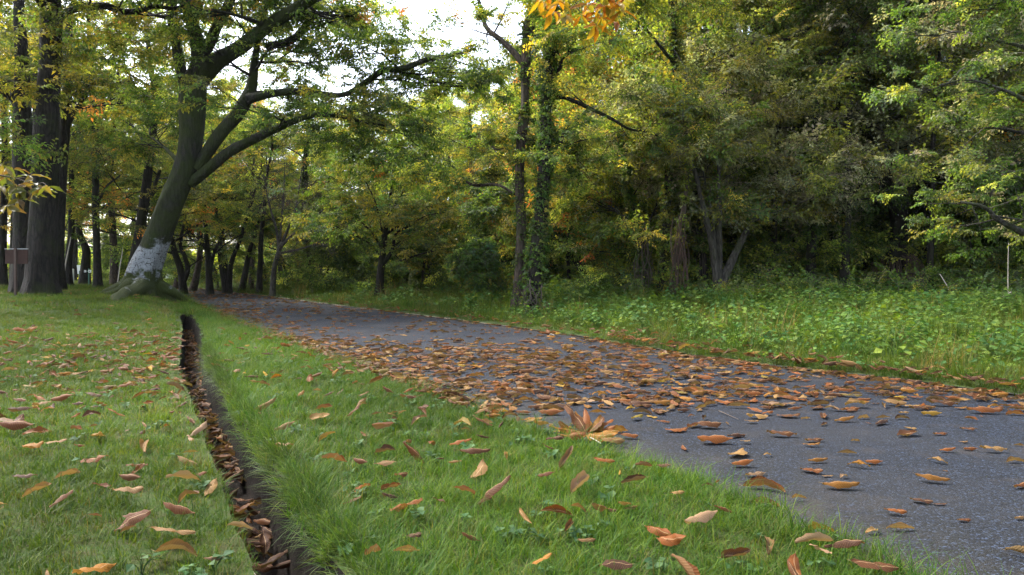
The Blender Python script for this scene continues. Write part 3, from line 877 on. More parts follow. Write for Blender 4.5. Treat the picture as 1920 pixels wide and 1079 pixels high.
traced_tree("multi_stem_tree", "smooth grey tree splitting from one foot into several stems, right of centre", 15.0,
    [(1346, 568, 20), (1344, 530, 13), (1340, 490, 13), (1334, 450, 12), (1324, 410, 11), (1314, 370, 9), (1305, 330, 8), (1290, 280, 6), (1280, 200, 4)],
    [(.3, (1346, 545, 12), (1348, 500, 13), (1348, 450, 12), (1349, 400, 10), (1347, 340, 8), (1350, 260, 5), (1345, 180, 3)),
     (.5, (1350, 545, 20), (1360, 515, 18), (1372, 490, 15), (1384, 465, 13), (1396, 440, 12), (1408, 420, 10), (1424, 390, 9), (1440, 370, 6)),
     (.2, (1341, 470, 6), (1338, 420, 5), (1328, 370, 4), (1318, 320, 3))],
    mat=M_BARK_GR, mix=gm, kinds='mixed', seed=39, limb_t0=.66, spawn=5, kids=(3, 3), L=1.5, sc=1.0, crown_top=1.5)
traced_tree("spreading_tree", "grey-leaved tree whose dark limbs rake up to the right, its stem lost in foliage", 16.5,
    [(1322, 560, 16), (1318, 480, 14), (1306, 400, 12), (1312, 300, 12), (1325, 240, 12), (1360, 170, 11), (1400, 115, 12)],
    [(.5, (1400, 118, 10), (1410, 80, 7), (1414, 40, 7), (1422, 0, 5), (1430, -60, 3)), (-1, (1404, 110, 14), (1440, 96, 12), (1475, 75, 11), (1510, 55, 10), (1545, 25, 8), (1566, -4, 7), (1600, -60, 4)),
     (.5, (1436, 98, 6), (1480, 98, 6), (1520, 102, 5), (1560, 112, 4), (1595, 130, 2)), (-.3, (1410, 60, 5), (1440, 42, 5), (1475, 15, 4), (1500, -10, 2)),
     (.5, (1320, 260, 8), (1345, 256, 7), (1380, 258, 7), (1410, 270, 6), (1440, 295, 5), (1480, 320, 3)), (.4, (1545, 28, 6), (1585, 24, 5), (1620, 30, 4), (1650, 60, 2))],
    mat=M_BARK_DK, mix=(('grey', 1.6), ('lime', 1), ('olive', .8), ('yellow', .5)), kinds='broadclump', seed=40, limb_t0=.4, spawn=7, kids=(3, 3), L=1.6, sc=.85,
    blobs=[(1480, 180, 17.2, 160, 60, 1.2, 110), (1350, 120, 17, 90, 60, 1.0, 50), (1600, 90, 17, 120, 60, 1.2, 70), (1500, 290, 17, 150, 40, 1.2, 70)])
for i, (px, Y, w0, top, lb, iv) in enumerate((
        (1521, 15.8, 17, 350, "dark trunk with hanging yellow creeper, left one of two in the shaded wood", 200),
        (1585, 15.6, 17, 330, "dark trunk right of the creeper-hung trunk in the shaded wood", 120),
        (1450, 16.5, 11, 360, "thin dark trunk deep in shade right of the many-stemmed grey tree", 0),
        (1745, 15.0, 11, 300, "thin reddish trunk right of the shaggy dark trunk", 0))):
    traced_tree("shaded_tree", lb, Y, [(px, 552, w0 * 1.2), (px - 1, 500, w0), (px + 2, 430, w0 * .9), (px + 4, top, w0 * .8), (px + 8, top - 120, w0 * .6)],
                mat=M_BARK_DK, mix=(('green', 1), ('grey', 1), ('olive', 1), ('yellow', .4)), kinds='mixed', seed=50 + i, trunk_spawn=8, sprout=.62, L=2.0, ivy=iv, crown_top=3)
traced_tree("shaggy_tree", "thick black forked trunk with shaggy dead fronds round its foot, right of centre", 16.5,
    [(1682, 556, 34), (1680, 520, 36), (1682, 470, 34), (1684, 420, 28), (1676, 380, 24), (1664, 340, 22), (1668, 280, 17), (1672, 180, 12)],
    [(.4, (1686, 430, 16), (1696, 390, 14), (1702, 350, 11), (1700, 310, 8), (1716, 250, 6))],
    mat=M_BARK_DK, mix=gm, kinds='mixed', seed=41, spawn=7, trunk_spawn=7, sprout=.6, L=2.0, crown_top=2)

# ---- tree standing outside the right edge, its limbs reach in
traced_tree("overhanging_tree", "pale-twigged tree at the right edge whose light green sprays overhang the weeds", 9.5,
    [(2075, 590, 40), (2065, 500, 34), (2050, 400, 32), (2045, 300, 28), (2040, 180, 24), (2030, 60, 20), (2015, -60, 14)],
    [(-.4, (2052, 520, 18), (1990, 475, 16), (1925, 440, 13), (1895, 425, 11), (1868, 410, 9), (1855, 396, 7), (1835, 385, 6), (1800, 380, 4)),
     (.2, (2048, 380, 12), (1990, 345, 9), (1930, 320, 7), (1890, 330, 5), (1860, 360, 4), (1856, 385, 3)),
     (-.6, (2045, 300, 16), (1985, 240, 11), (1925, 190, 8), (1870, 165, 5), (1815, 150, 3), (1760, 160, 2)),
     (.5, (2040, 200, 14), (1980, 130, 10), (1920, 90, 7), (1860, 75, 5), (1800, 60, 3), (1750, 70, 2)),
     (-.3, (2035, 110, 12), (1970, 40, 9), (1900, 5, 6), (1840, -20, 4)),
     (.3, (2045, 260, 12), (1980, 255, 9), (1920, 250, 6), (1860, 240, 4), (1800, 245, 2))],
    mat=M_BARK_GR, mix=(('grey', 2.5), ('green', 2.5), ('lime', .8), ('olive', 1)), kinds='broad', seed=42, spawn=7, kids=(2, 2), L=.8, sc=.55)

# ------------------------------------------------------------------ the wood behind: a few grown trees, copied
def grown_tree(name, H, r0, h0, n1, Lb, kids, sc, mix, kinds, mat, seed, lean=.1):
    r = random.Random(seed)
    cr = Crown(seed)
    pts = [np.array([0, 0, -.15])]; d = np.array([r.gauss(0, lean), r.gauss(0, lean), 1.0])
    m = 9
    for i in range(m):
        d = unit(d + np.array([r.gauss(0, .09), r.gauss(0, .09), .15])); pts.append(pts[-1] + d * H / m)
    pts = np.array(pts); rad = r0 * (1 - np.linspace(0, 1, m + 1)) ** .7 + .012
    rad[0] *= 1.3
    pp, rr = smooth_line(pts, rad, 2)
    tb = Tubes(); tb.add(pp, rr, 9)
    k0 = h0 / H
    for j in range(n1):
        t = k0 + (1 - k0) * (j + r.random()) / n1
        q = min(t, .99) * (len(pp) - 1); a = int(q); p = pp[a] + (pp[a + 1] - pp[a]) * (q - a)
        az = j * 2.4 + r.gauss(0, .4)
        up = .2 + .8 * t
        L = Lb * (1.15 - .7 * max(0, (t - k0) / (1 - k0)))
        cr.grow(p, unit(np.array([math.cos(az), math.sin(az), up * .7])), L * r.uniform(.8, 1.2), max(.015, rr[a] * .4), len(kids), kids, sc, .3)
    root = bpy.data.objects.new(name, None)
    parts = [("trunk", tb.mesh("trunk", mat), None), ("branches", cr.t.mesh("branches", mat), 'stuff')]
    P = np.array(cr.P); pk = np.array(PICK[kinds]); g = np.random.default_rng(seed)
    parts.append(("crown", point_mesh("crown", P, cr.R, cr.S, pk[g.integers(0, len(pk), len(P))], tints(P, mix, seed)), 'stuff'))
    return parts

PROTO = {
    'green': grown_tree("p", 13, .22, 3.2, 16, 3.4, (4, 3), 1.2, (('green', 1.4), ('olive', 1), ('lime', .8)), 'clump', M_BARK_DK, 101),
    'lime': grown_tree("p", 12, .16, 3.4, 15, 3.2, (4, 3), 1.2, (('lime', 2), ('yellow', 1), ('green', .6)), 'broadclump', M_BARK_BR, 102),
    'yellow': grown_tree("p", 12, .18, 2.6, 15, 3.2, (4, 3), 1.2, (('yellow', 1.6), ('orange', .5), ('lime', 1), ('olive', .8)), 'clump', M_BARK_DK, 103),
    'grey': grown_tree("p", 14, .2, 2.4, 16, 3.2, (4, 3), 1.15, (('grey', 1.8), ('green', .7), ('olive', .8)), 'mixed', M_BARK_DK, 104),
    'olive': grown_tree("p", 12, .16, 2.6, 17, 3.2, (4, 3), 1.15, (('olive', 1.6), ('lime', 1), ('grey', 1)), 'mixed', M_BARK_DK, 110),
    'dark': grown_tree("p", 12, .2, 1.6, 18, 3.0, (4, 3), 1.25, (('dark', 1.3), ('green', 1)), 'clump', M_BARK_DK, 105),
    'orange': grown_tree("p", 11, .16, 2.8, 15, 3.0, (4, 3), 1.2, (('orange', 1), ('olive', 1), ('yellow', .5), ('grey', .5)), 'mixed', M_BARK_BR, 106),
    'sapling': grown_tree("p", 4.6, .05, .5, 13, 1.5, (3, 3), 1.0, (('green', 1), ('olive', 1), ('lime', .5)), 'broadclump', M_BARK_DK, 107),
    'limesapling': grown_tree("p", 5.2, .05, .4, 14, 1.6, (3, 3), 1.0, (('lime', 2.2), ('green', 1), ('grey', .6)), 'broadclump', M_BARK_DK, 111),  # brighter leaf tint stands in for sunlight missing under the trees
    'thicket': grown_tree("p", 3.4, .05, .15, 16, 1.5, (3, 3), 1.1, (('dark', .8), ('green', 1.5), ('lime', .9)), 'broadclump', M_BARK_DK, 108, .25),  # green and lime tints lighten bushes that get little light
    'goldsapling': grown_tree("p", 5.2, .06, .9, 13, 1.8, (3, 3), 1.0, (('yellow', 1.3), ('orange', .5), ('lime', .8)), 'broadclump', M_BARK_DK, 109),
}
LOOK = {'limesapling': 'pale green sapling', 'olive': 'olive-leaved tree', 'green': 'green-crowned tree', 'lime': 'bright lime green tree', 'yellow': 'yellowing tree', 'grey': 'fine-leaved grey-green tree', 'dark': 'dark evergreen tree',
        'orange': 'russet and olive autumn tree', 'sapling': 'green sapling', 'thicket': 'dense shaded bush', 'goldsapling': 'golden yellow sapling'}
NAME = {'limesapling': 'sapling', 'sapling': 'sapling', 'goldsapling': 'sapling', 'thicket': 'bush'}
MARKS = [(60, "behind the thick straight trunk"), (180, "behind the slim upright trunk"), (275, "behind the leaning tree's foot"), (390, "beyond the forked tree at the bend"),
         (515, "behind the bare pale tree"), (610, "between the bare tree and the small dark tree"), (715, "behind the small dark tree"), (810, "right of the small dark tree"), (895, "behind the leafy column"),
         (985, "behind the twin trunks"), (1085, "above the leaning dead trunk"), (1165, "left of the vine-hung trunk"), (1250, "behind the tall ivy-clad trunk"), (1345, "behind the many-stemmed grey tree"), (1450, "behind the thin shaded trunk"),
         (1521, "behind the creeper-hung trunk"), (1600, "left of the shaggy black trunk"), (1682, "behind the shaggy black trunk"), (1765, "behind the leaning pale stick"), (1870, "behind the heap of cut twigs"), (1990, "beyond the right edge")]
DEPTH = lambda Y: "near row" if Y < 24 else ("second row" if Y < 31 else ("third row" if Y < 40 else "far row"))
used = {}
def plant_tree(kind, px, Y, s, rot=None):
    b = onground(px, Y)
    mark = min(MARKS, key=lambda m: abs(m[0] - px))[1]
    lab = f"{LOOK[kind]} {mark}, {DEPTH(Y)}"
    while lab in used: lab = ("lower " if s < used[lab] else "taller ") + lab
    used[lab] = s
    root = thing(NAME.get(kind, 'woodland_tree'), lab, 'bush' if kind == 'thicket' else 'tree', b,
                 {'thicket': "bushes under the trees", 'limesapling': "saplings at the wood's edge", 'sapling': "saplings at the wood's edge", 'goldsapling': "saplings at the wood's edge"}.get(kind, "trees of the wood behind the verge"),
                 rnd.uniform(0, 6.28) if rot is None else rot)
    root.scale = (s * rnd.uniform(.92, 1.08), s * rnd.uniform(.92, 1.08), s)
    for nm, me, kd in PROTO[kind]:
        o = link(nm, me, root, kind=kd)
        if nm == 'crown':
            md = o.modifiers.new("scatter", 'NODES'); md.node_group = G_SPRAY

WOOD = [  # (kind, px, Y, scale)
    # left, beyond the big trunks
    ('green', -60, 24, 1.0), ('yellow', 50, 27, .95), ('lime', 215, 30, 1.0), ('lime', 120, 36, 1.0), ('lime', 330, 38, .9), ('orange', -20, 36, 1.0), 
    ('lime', 250, 42, 1.0), ('yellow', 140, 48, 1.0), ('green', 300, 52, 1.0), ('lime', -150, 34, 1.0), ('yellow', 200, 58, 1.1), ('lime', 60, 60, 1.1),
    # middle left, lit
    ('lime', 360, 33, .85), ('yellow', 430, 37, .85), ('lime', 500, 40, .85), ('orange', 470, 33, .75), ('lime', 560, 38, .8), ('lime', 640, 36, .75), ('lime', 620, 31, .7),
    ('yellow', 400, 50, .95), ('lime', 460, 56, 1.0), ('yellow', 530, 52, .95), ('lime', 600, 50, .9),
    # behind the small dark tree and the column (open sky above)
    ('lime', 680, 29, .62), ('orange', 740, 34, .72), ('lime', 790, 30, .66), ('lime', 850, 33, .75), ('green', 700, 42, .85), ('orange', 800, 44, .95), ('grey', 760, 52, 1.0), ('dark', 860, 50, 1.0), ('lime', 900, 27, .68),
    ('green', 930, 38, .95), ('yellow', 960, 46, 1.05),
    # right of the twin trunks
    ('yellow', 1020, 24, .72), ('yellow', 1090, 22, .80), ('lime', 1150, 25, .95), ('orange', 1060, 32, .95), ('grey', 1130, 34, .9), ('yellow', 1210, 22, .9), ('grey', 1260, 25, 1.0),
    ('yellow', 1300, 30, .85), ('lime', 1350, 24, .9), ('lime', 1400, 28, .8), ('orange', 1450, 23, .9), ('yellow', 1490, 21, .85), ('lime', 1500, 31, .75), ('lime', 1560, 24, .75),
    ('orange', 1620, 21, .85), ('yellow', 1600, 30, .8), ('lime', 1680, 25, .8), ('green', 1730, 20, .9), ('orange', 1780, 26, 1.0), ('yellow', 1830, 18, .8), ('green', 1860, 23, 1.0), ('grey', 1920, 20, .9), ('green', 1980, 25, 1.0), ('lime', 2010, 16, .8),
    ('lime', 1350, 38, .6), ('lime', 1450, 40, .6), ('yellow', 1560, 38, .6), ('lime', 1790, 36, .7), ('green', 1900, 36, .7), ('lime', 2020, 36, 1.1),
    ('dark', 1080, 45, 1.1), ('green', 1160, 50, 1.2), ('lime', 1600, 20.5, .85), ('lime', 1665, 19.5, .85), ('lime', 1760, 20, .85), ('lime', 1650, 17.6, .72), ('olive', 1560, 17.2, .72), ('olive', 1730, 17.0, .78), ('lime', 1420, 18.2, .8), ('olive', 1540, 19, .9), ('olive', 1700, 22, 1.0), ('olive', 1400, 19.5, .9),
]
for k, px, Y, s in WOOD: plant_tree(k, px, Y, s)
LOW = [
    ('thicket', 640, 27, .9), ('thicket', 690, 25, .8), ('thicket', 760, 26, 1.0), ('thicket', 820, 25, .95), ('sapling', 610, 29, .9), ('sapling', 790, 23.5, .9), ('thicket', 930, 21, .9), ('goldsapling', 940, 19.5, .55),
    ('thicket', 1060, 22, 1.1), ('goldsapling', 1070, 19.5, .85), ('goldsapling', 1120, 21, .95), ('thicket', 1140, 21, .85), ('goldsapling', 1200, 20, .9), ('thicket', 1220, 20, .8),
    ('thicket', 1290, 19, .85), ('thicket', 1380, 20, .9), ('thicket', 1440, 21, .8), ('thicket', 1490, 19.5, 1.0), ('sapling', 1540, 17.6, .8), ('limesapling', 1290, 17.8, .8), ('limesapling', 1375, 17.4, .75), ('limesapling', 1440, 17.6, .85), ('limesapling', 1490, 17.2, .7), ('limesapling', 1620, 17.4, .8), ('limesapling', 1720, 17.3, .8), ('limesapling', 1800, 17.0, .8), ('limesapling', 1180, 18.0, .8), ('thicket', 1560, 20.5, 1.0),
    ('thicket', 1620, 19, .95), ('thicket', 1720, 19, 1.0), ('sapling', 1740, 19.5, .7), ('thicket', 1790, 20, .9), ('sapling', 1820, 15.5, .55), ('thicket', 1860, 17, .95), ('thicket', 1930, 16, .9), ('thicket', 2000, 15, .9),
    ('thicket', 1650, 23, 1.3), ('thicket', 1500, 24, 1.3), ('thicket', 1350, 24, 1.2), ('thicket', 1800, 23, 1.3), ('thicket', 1950, 21, 1.3), ('thicket', 1000, 26, 1.2), ('thicket', 880, 27, 1.1),
    ('thicket', 215, 40, .8), ('thicket', 240, 42, .8), ('thicket', 350, 52, .9), ('thicket', 90, 50, 1.0), ('sapling', 410, 38, 1.0), ('sapling', 540, 33, .8)]
for k, px, Y, s in LOW: plant_tree(k, px, Y, s)

# far wood that reads as one mass
r = np.random.default_rng(5)
n = 3600
Y = r.uniform(62, 82, n); X = r.uniform(-1.0, 1.0, n) * Y
Z = r.uniform(0, 1, n) ** .8 * (6 + 3.0 * np.sin(X * .21) + 2.0 * np.sin(X * .55 + 1))
gap = (X / Y * FPX + 960 > 560) & (X / Y * FPX + 960 < 960)
Z[gap] *= .8
open_ = (X / Y * FPX + 960 < 640)
Z[open_] *= .42
P = np.stack([X, Y, Z], 1)
scatter("far_woods", G_SPRAY, P, np.stack([r.normal(0, .5, n), r.normal(0, .4, n), r.uniform(0, 6.28, n)], 1), r.uniform(3.0, 5.5, n), r.integers(4, 6, n),
        tints(P * .35, (('green', 1), ('lime', 1), ('yellow', .5), ('olive', 1), ('dark', .6)), 9), kind='stuff')

# ---- the leafy column: an old stump buried in creeper
cb = onground(897, 17.0)
col = thing("vine_covered_stump", "dense leafy column of dark creeper standing beside the twin trunks", "bush", cb)
t = Tubes(); q, r_ = smooth_line(np.array([(0, 0, -.1), (.03, 0, .5), (-.02, .02, 1.0), (0, 0, 1.45)]), [.12, .1, .09, .05])
t.add(q, r_, 9); link("trunk", t.mesh("trunk", M_BARK_DK), col)
n = 700
th = r.uniform(0, 6.28, n); zz = r.uniform(.0, 1.48, n)
rad = (.50 - .13 * np.cos(zz * 3.5) + .10 * np.sin(3 * th + 4 * zz) + .06 * np.sin(7 * th - 9 * zz)) * np.sqrt(r.uniform(.35, 1, n)) * (1 - .35 * sm((zz - 1.2) / .3)) * (1 - .25 * sm((.5 - zz) / .5))
P = np.stack([np.cos(th) * rad + .06 * np.sin(zz * 5), np.sin(th) * rad, zz], 1)
T = tints(P, (('teal', 1.5), ('green', 2), ('dark', .7)), 12)
lowp = zz < .85
T[lowp] = tints(P[lowp], (('green', 1), ('olive', 1.2), ('lime', .6)), 13)
scatter("foliage", G_IVY, P, np.stack([r.normal(0, .4, n), r.normal(0, .4, n), th], 1), r.uniform(.8, 1.4, n), r.integers(0, 2, n), T, col, kind='stuff')

# ------------------------------------------------------------------ grass
def tuft_source(name, seed, nb, h, spread, wd, bend=.6):
    r = np.random.default_rng(seed)
    m = 4
    a = r.uniform(0, 6.283, nb); rad = spread * np.sqrt(r.uniform(0, 1, nb))
    base = np.stack([np.cos(a) * rad, np.sin(a) * rad, np.full(nb, -.012)], 1)
    hh = h * r.uniform(.45, 1.15, nb)
    da = r.uniform(0, 6.283, nb); out = np.stack([np.cos(da), np.sin(da), np.zeros(nb)], 1)
    side = np.stack([-np.sin(da), np.cos(da), np.zeros(nb)], 1)
    bn = bend * r.uniform(.2, 1.2, nb)
    V = []
    for i in range(m):
        t = i / (m - 1)
        c = base + np.array([0, 0, 1.0]) * (hh * (t - .28 * bn * t * t))[:, None] + out * (hh * bn * t ** 1.8)[:, None]
        w = wd * (1 - t) ** .6 * .5 * r.uniform(.8, 1.2, nb)
        if i == m - 1: V.append(c[:, None, :])
        else: V += [(c - side * w[:, None])[:, None, :], (c + side * w[:, None])[:, None, :]]
    V = np.concatenate(V, 1)   # nb x 7
    i = np.arange(nb)[:, None] * 7
    F4 = np.concatenate([i + [[0, 1, 3, 2]], i + [[2, 3, 5, 4]]]); F3 = i + [[4, 5, 6]]
    vv = np.repeat(r.uniform(0, 1, nb), 7)
    return source(name, mesh_np(name, V.reshape(-1, 3), [F4, F3], [M_GRASS], True, fattr={'v': vv}))

TUFTS = [tuft_source("tuft", 1, 34, .045, .05, .0026), tuft_source("tuft", 2, 30, .055, .055, .0028, .9), tuft_source("tuft", 3, 34, .078, .05, .0026, 1.1),
         tuft_source("tuft", 4, 34, .07, .06, .0028, 1.4), tuft_source("tuft", 5, 26, .13, .06, .003, 1.3), tuft_source("tuft", 6, 22, .30, .09, .004, .7)]
G_TUFT = scatter_group("grass_tufts", TUFTS)

def region(n, y0, y1, power=1.0):
    """random ground points inside the seen wedge, evenly per area"""
    y = np.sqrt(rng.uniform(y0 ** 2, y1 ** 2, n)); x = rng.uniform(-.80, .80, n) * y
    return x, y

def patch(x, y, s=1.0):
    return .5 + .25 * np.sin(x * 1.9 * s + 1.3 * np.sin(y * 1.1 * s)) + .25 * np.sin(y * 2.3 * s + 1.7 * np.sin(x * 1.4 * s + 2))

def lawn_grass():
    X, Yv, S, K, T = [], [], [], [], []
    for (y0, y1, dens, sc) in ((1.3, 3.2, 620, .95), (3.2, 6, 420, 1.05), (6, 11, 190, 1.35), (11, 20, 70, 1.9), (20, 36, 22, 3.0), (36, 60, 6, 4.5)):
        area = .8 * (y1 ** 2 - y0 ** 2)
        x, y = region(int(dens * area), y0, y1)
        d = x - xd(y); hw = dhalf(y)
        left = d < -hw - .005
        strip = (d > hw + .0) & (x < xl(y) - .01 + .07 * (rng.random(len(x)) - .3))
        right = x > xr(y) + .05 * rng.random(len(x))
        far_shade = right & (x - xr(y) > 7.0) & (rng.random(len(x)) < .75)
        keep = (left | strip | right) & ~far_shade
        keep &= ~(left & (rng.random(len(x)) < .35 * patch(x, y, .8)))
        x, y, left, strip, right, d, hw = [q[keep] for q in (x, y, left, strip, right, d, hw)]
        n = len(x)
        k = np.where(left, rng.choice([0, 1, 2, 3], n, p=[.4, .38, .14, .08]), rng.integers(1, 4, n))
        near_edge = (d > 0) & (d < hw + .12)
        k = np.where(near_edge & (rng.random(n) < .75), rng.integers(3, 5, n), k)
        k = np.where(right, rng.choice([0, 1, 2, 3, 4, 5], n, p=[.2, .25, .25, .2, .07, .03]), k)
        k = np.where(strip & (xl(y) - x < .15) & (rng.random(n) < .25), 4, k)
        p = patch(x, y)
        g1, g2, g3 = np.array([.046, .125, .008]), np.array([.12, .185, .014]), np.array([.17, .17, .05])
        t = rng.random(n)[:, None]
        c = g1 * (1 - t) + g2 * t
        dry = (rng.random(n) < np.where(left, .16 * p + .06, .09))[:, None]
        c = np.where(dry, g3 * rng.uniform(.7, 1.1, (n, 1)), c)
        c = c * (.47 + .36 * p)[:, None]
        c = np.where(strip[:, None], c * [.92, 1.0, .8], c * [1.0, .97, .85])
        c = np.where(right[:, None], c * [.92, .90, .95], c)
        c = np.where((right & (x - xr(y) > .5) & (rng.random(n) < .10))[:, None], g3 * [1.1, .85, .8], c)
        X.append(x); Yv.append(y); K.append(k); T.append(c)
        S.append(sc * rng.uniform(.75, 1.25, n) * np.where(right & (y > 9), .8, 1))
    n = 480      # long grass hanging over the ditch's lips
    y = 1.3 + 6 * rng.random(n) ** 1.3; rs = rng.random(n) < .85
    off = dhalf(y) + rng.uniform(.0, .04, n)
    X.append(xd(y) + np.where(rs, off, -off)); Yv.append(y); K.append(np.where(rs, rng.choice([2, 3, 3, 4], n), rng.choice([0, 1, 3], n)))
    S.append(rng.uniform(.6, 1.15, n) / np.where((y > 4), .55, 1)); T.append(np.array([.05, .085, .014]) * rng.uniform(.6, 1.3, (n, 1)))
    hang0, hangr = sum(len(q) for q in X) - n, rs
    x, y, s, k, c = map(np.concatenate, (X, Yv, S, K, T))
    dd_ = np.abs(x - xd(y)) - dhalf(y)
    s = np.where((dd_ < .10) & (y > 4) & (y < 12.6), s * .55, s)
    s = np.where((dd_ < .05) & (x < xd(y)) & (y < 12.6), s * .6, s)
    z = gz(x, y)
    R = np.stack([rng.normal(0, .12, len(x)), rng.normal(0, .12, len(x)), rng.uniform(0, 6.283, len(x))], 1)
    d = x - xd(y)
    lean = (d > 0) & (d < dhalf(y) + .05) & (y < 5) & (rng.random(len(x)) < .45)
    R[hang0:, 1] = -rng.uniform(.3, 1.3, n); R[hang0:, 2] = np.where(hangr, rng.normal(.3, .8, n), rng.normal(3.6, .8, n))
    lean[hang0:] = False
    R[lean, 1] = -rng.uniform(.3, .9, lean.sum()); R[lean, 2] = rng.normal(0, .9, lean.sum()) + .5
    scatter("grass", G_TUFT, np.stack([x, y, z], 1), R, s, k, c, kind='stuff')
lawn_grass()

# ---- broad-leaved weeds of the verge
def weed_source(name, seed, nl, h, ll):
    r = np.random.default_rng(seed)
    tb = Tubes(); C, D, N, L, Wd = [], [], [], [], []
    for i in range(nl):
        a = r.uniform(0, 6.283); hh = h * r.uniform(.35, 1); rr = h * r.uniform(.1, .8)
        top = np.array([math.cos(a) * rr, math.sin(a) * rr, hh])
        tb.add([(0, 0, -.01), top * [.4, .4, .6], top], [.0018, .0014, .001], 3)
        C.append(top); D.append([math.cos(a), math.sin(a), r.normal(-.15, .2)]); N.append([r.normal(0, .25), r.normal(0, .25), 1]); s = ll * r.uniform(.6, 1.2)
        L.append(s); Wd.append(s * r.uniform(.75, 1.0))
    V, F = leaf_kites(np.array(C), np.array(D, float), np.array(N, float), np.array(L), np.array(Wd), .12)
    tv, tf = np.concatenate(tb.V), np.concatenate(tb.F)
    vv = np.concatenate([np.repeat(r.uniform(0, 1, nl), 5), np.full(len(tv), .3)])
    return source(name, mesh_np(name, np.concatenate([V, tv]), [F, tf + len(V)], [M_PLANT], False, fattr={'v': vv}))
WEEDS = [weed_source("weed", 1, 9, .10, .055), weed_source("weed", 2, 12, .16, .06), weed_source("weed", 3, 16, .28, .075), weed_source("weed", 4, 7, .05, .035)]
G_WEED = scatter_group("weeds", WEEDS)
def weeds():
    Xs, Ys, K, S, T = [], [], [], [], []
    for (y0, y1, dens, sc) in ((4, 8, 120, .8), (8, 14, 62, .95), (14, 24, 20, 1.5), (24, 40, 5, 2.4)):
        area = .8 * (y1 ** 2 - y0 ** 2); x, y = region(int(dens * area), y0, y1)
        dr = x - xr(y)
        pr = sm((dr - .03) / .5) * np.where(x < -1, .15, np.where(x < .5, .25, .52)) * (.55 + .45 * patch(x, y, .9))
        k = rng.random(len(x)) < pr
        x, y, dr = x[k], y[k], dr[k]; n = len(x)
        kk = np.where(dr < .6, rng.choice([0, 3], n), rng.choice([0, 1, 1, 2, 3], n))
        kk = np.where(dr > 5, rng.choice([1, 2, 2], n), kk)
        a, b = np.array([.045, .115, .03]), np.array([.11, .165, .02])
        t = rng.random(n)[:, None]
        Xs.append(x); Ys.append(y); K.append(kk); S.append(sc * rng.uniform(.7, 1.3, n)); T.append((a * (1 - t) + b * t) * rng.uniform(.7, 1.25, (n, 1)))
    # lawn weeds, few
    x, y = region(1700, 1.3, 9)
    d = x - xd(y)
    k = ((d < -dhalf(y) - .02) & (rng.random(len(x)) < .35)) | ((d > dhalf(y)) & (x < xl(y) - .05)); x, y = x[k], y[k]; n = len(x)
    Xs.append(x); Ys.append(y); K.append(np.full(n, 3)); S.append(rng.uniform(.45, 1.0, n)); T.append(np.array([.04, .085, .03]) * rng.uniform(.8, 1.4, (n, 1)))
    x, y, kk, s, c = map(np.concatenate, (Xs, Ys, K, S, T))
    scatter("weeds", G_WEED, np.stack([x, y, gz(x, y)], 1), np.stack([rng.normal(0, .15, len(x)), rng.normal(0, .15, len(x)), rng.uniform(0, 6.283, len(x))], 1), s, kk, c, kind='stuff')
weeds()

# undergrowth at the wood's edge: ferns and low creepers
def undergrowth():
    n = 5200
    x, y = region(n * 2, 11, 34)
    dr = x - xr(y)
    edge = np.where(x > 1, 5.5, 4.5)
    k = (dr > edge + rng.normal(0, .5, len(x))); x, y = x[k][:n], y[k][:n]; n = len(x)
    h = rng.uniform(0, .75, n) ** 1.9
    P = np.stack([x, y, gz(x, y) + h * .8], 1)
    scatter("undergrowth", G_SPRAY, P, np.stack([rng.normal(0, .5, n), rng.normal(-.3, .5, n), rng.uniform(0, 6.28, n)], 1), rng.uniform(.5, 1.1, n),
            np.array([0, 1, 4, 2])[rng.integers(0, 4, n)], tints(P * .7, (('dark', 1), ('green', 1.6), ('olive', .8), ('teal', .3)), 77), kind='stuff')
undergrowth()

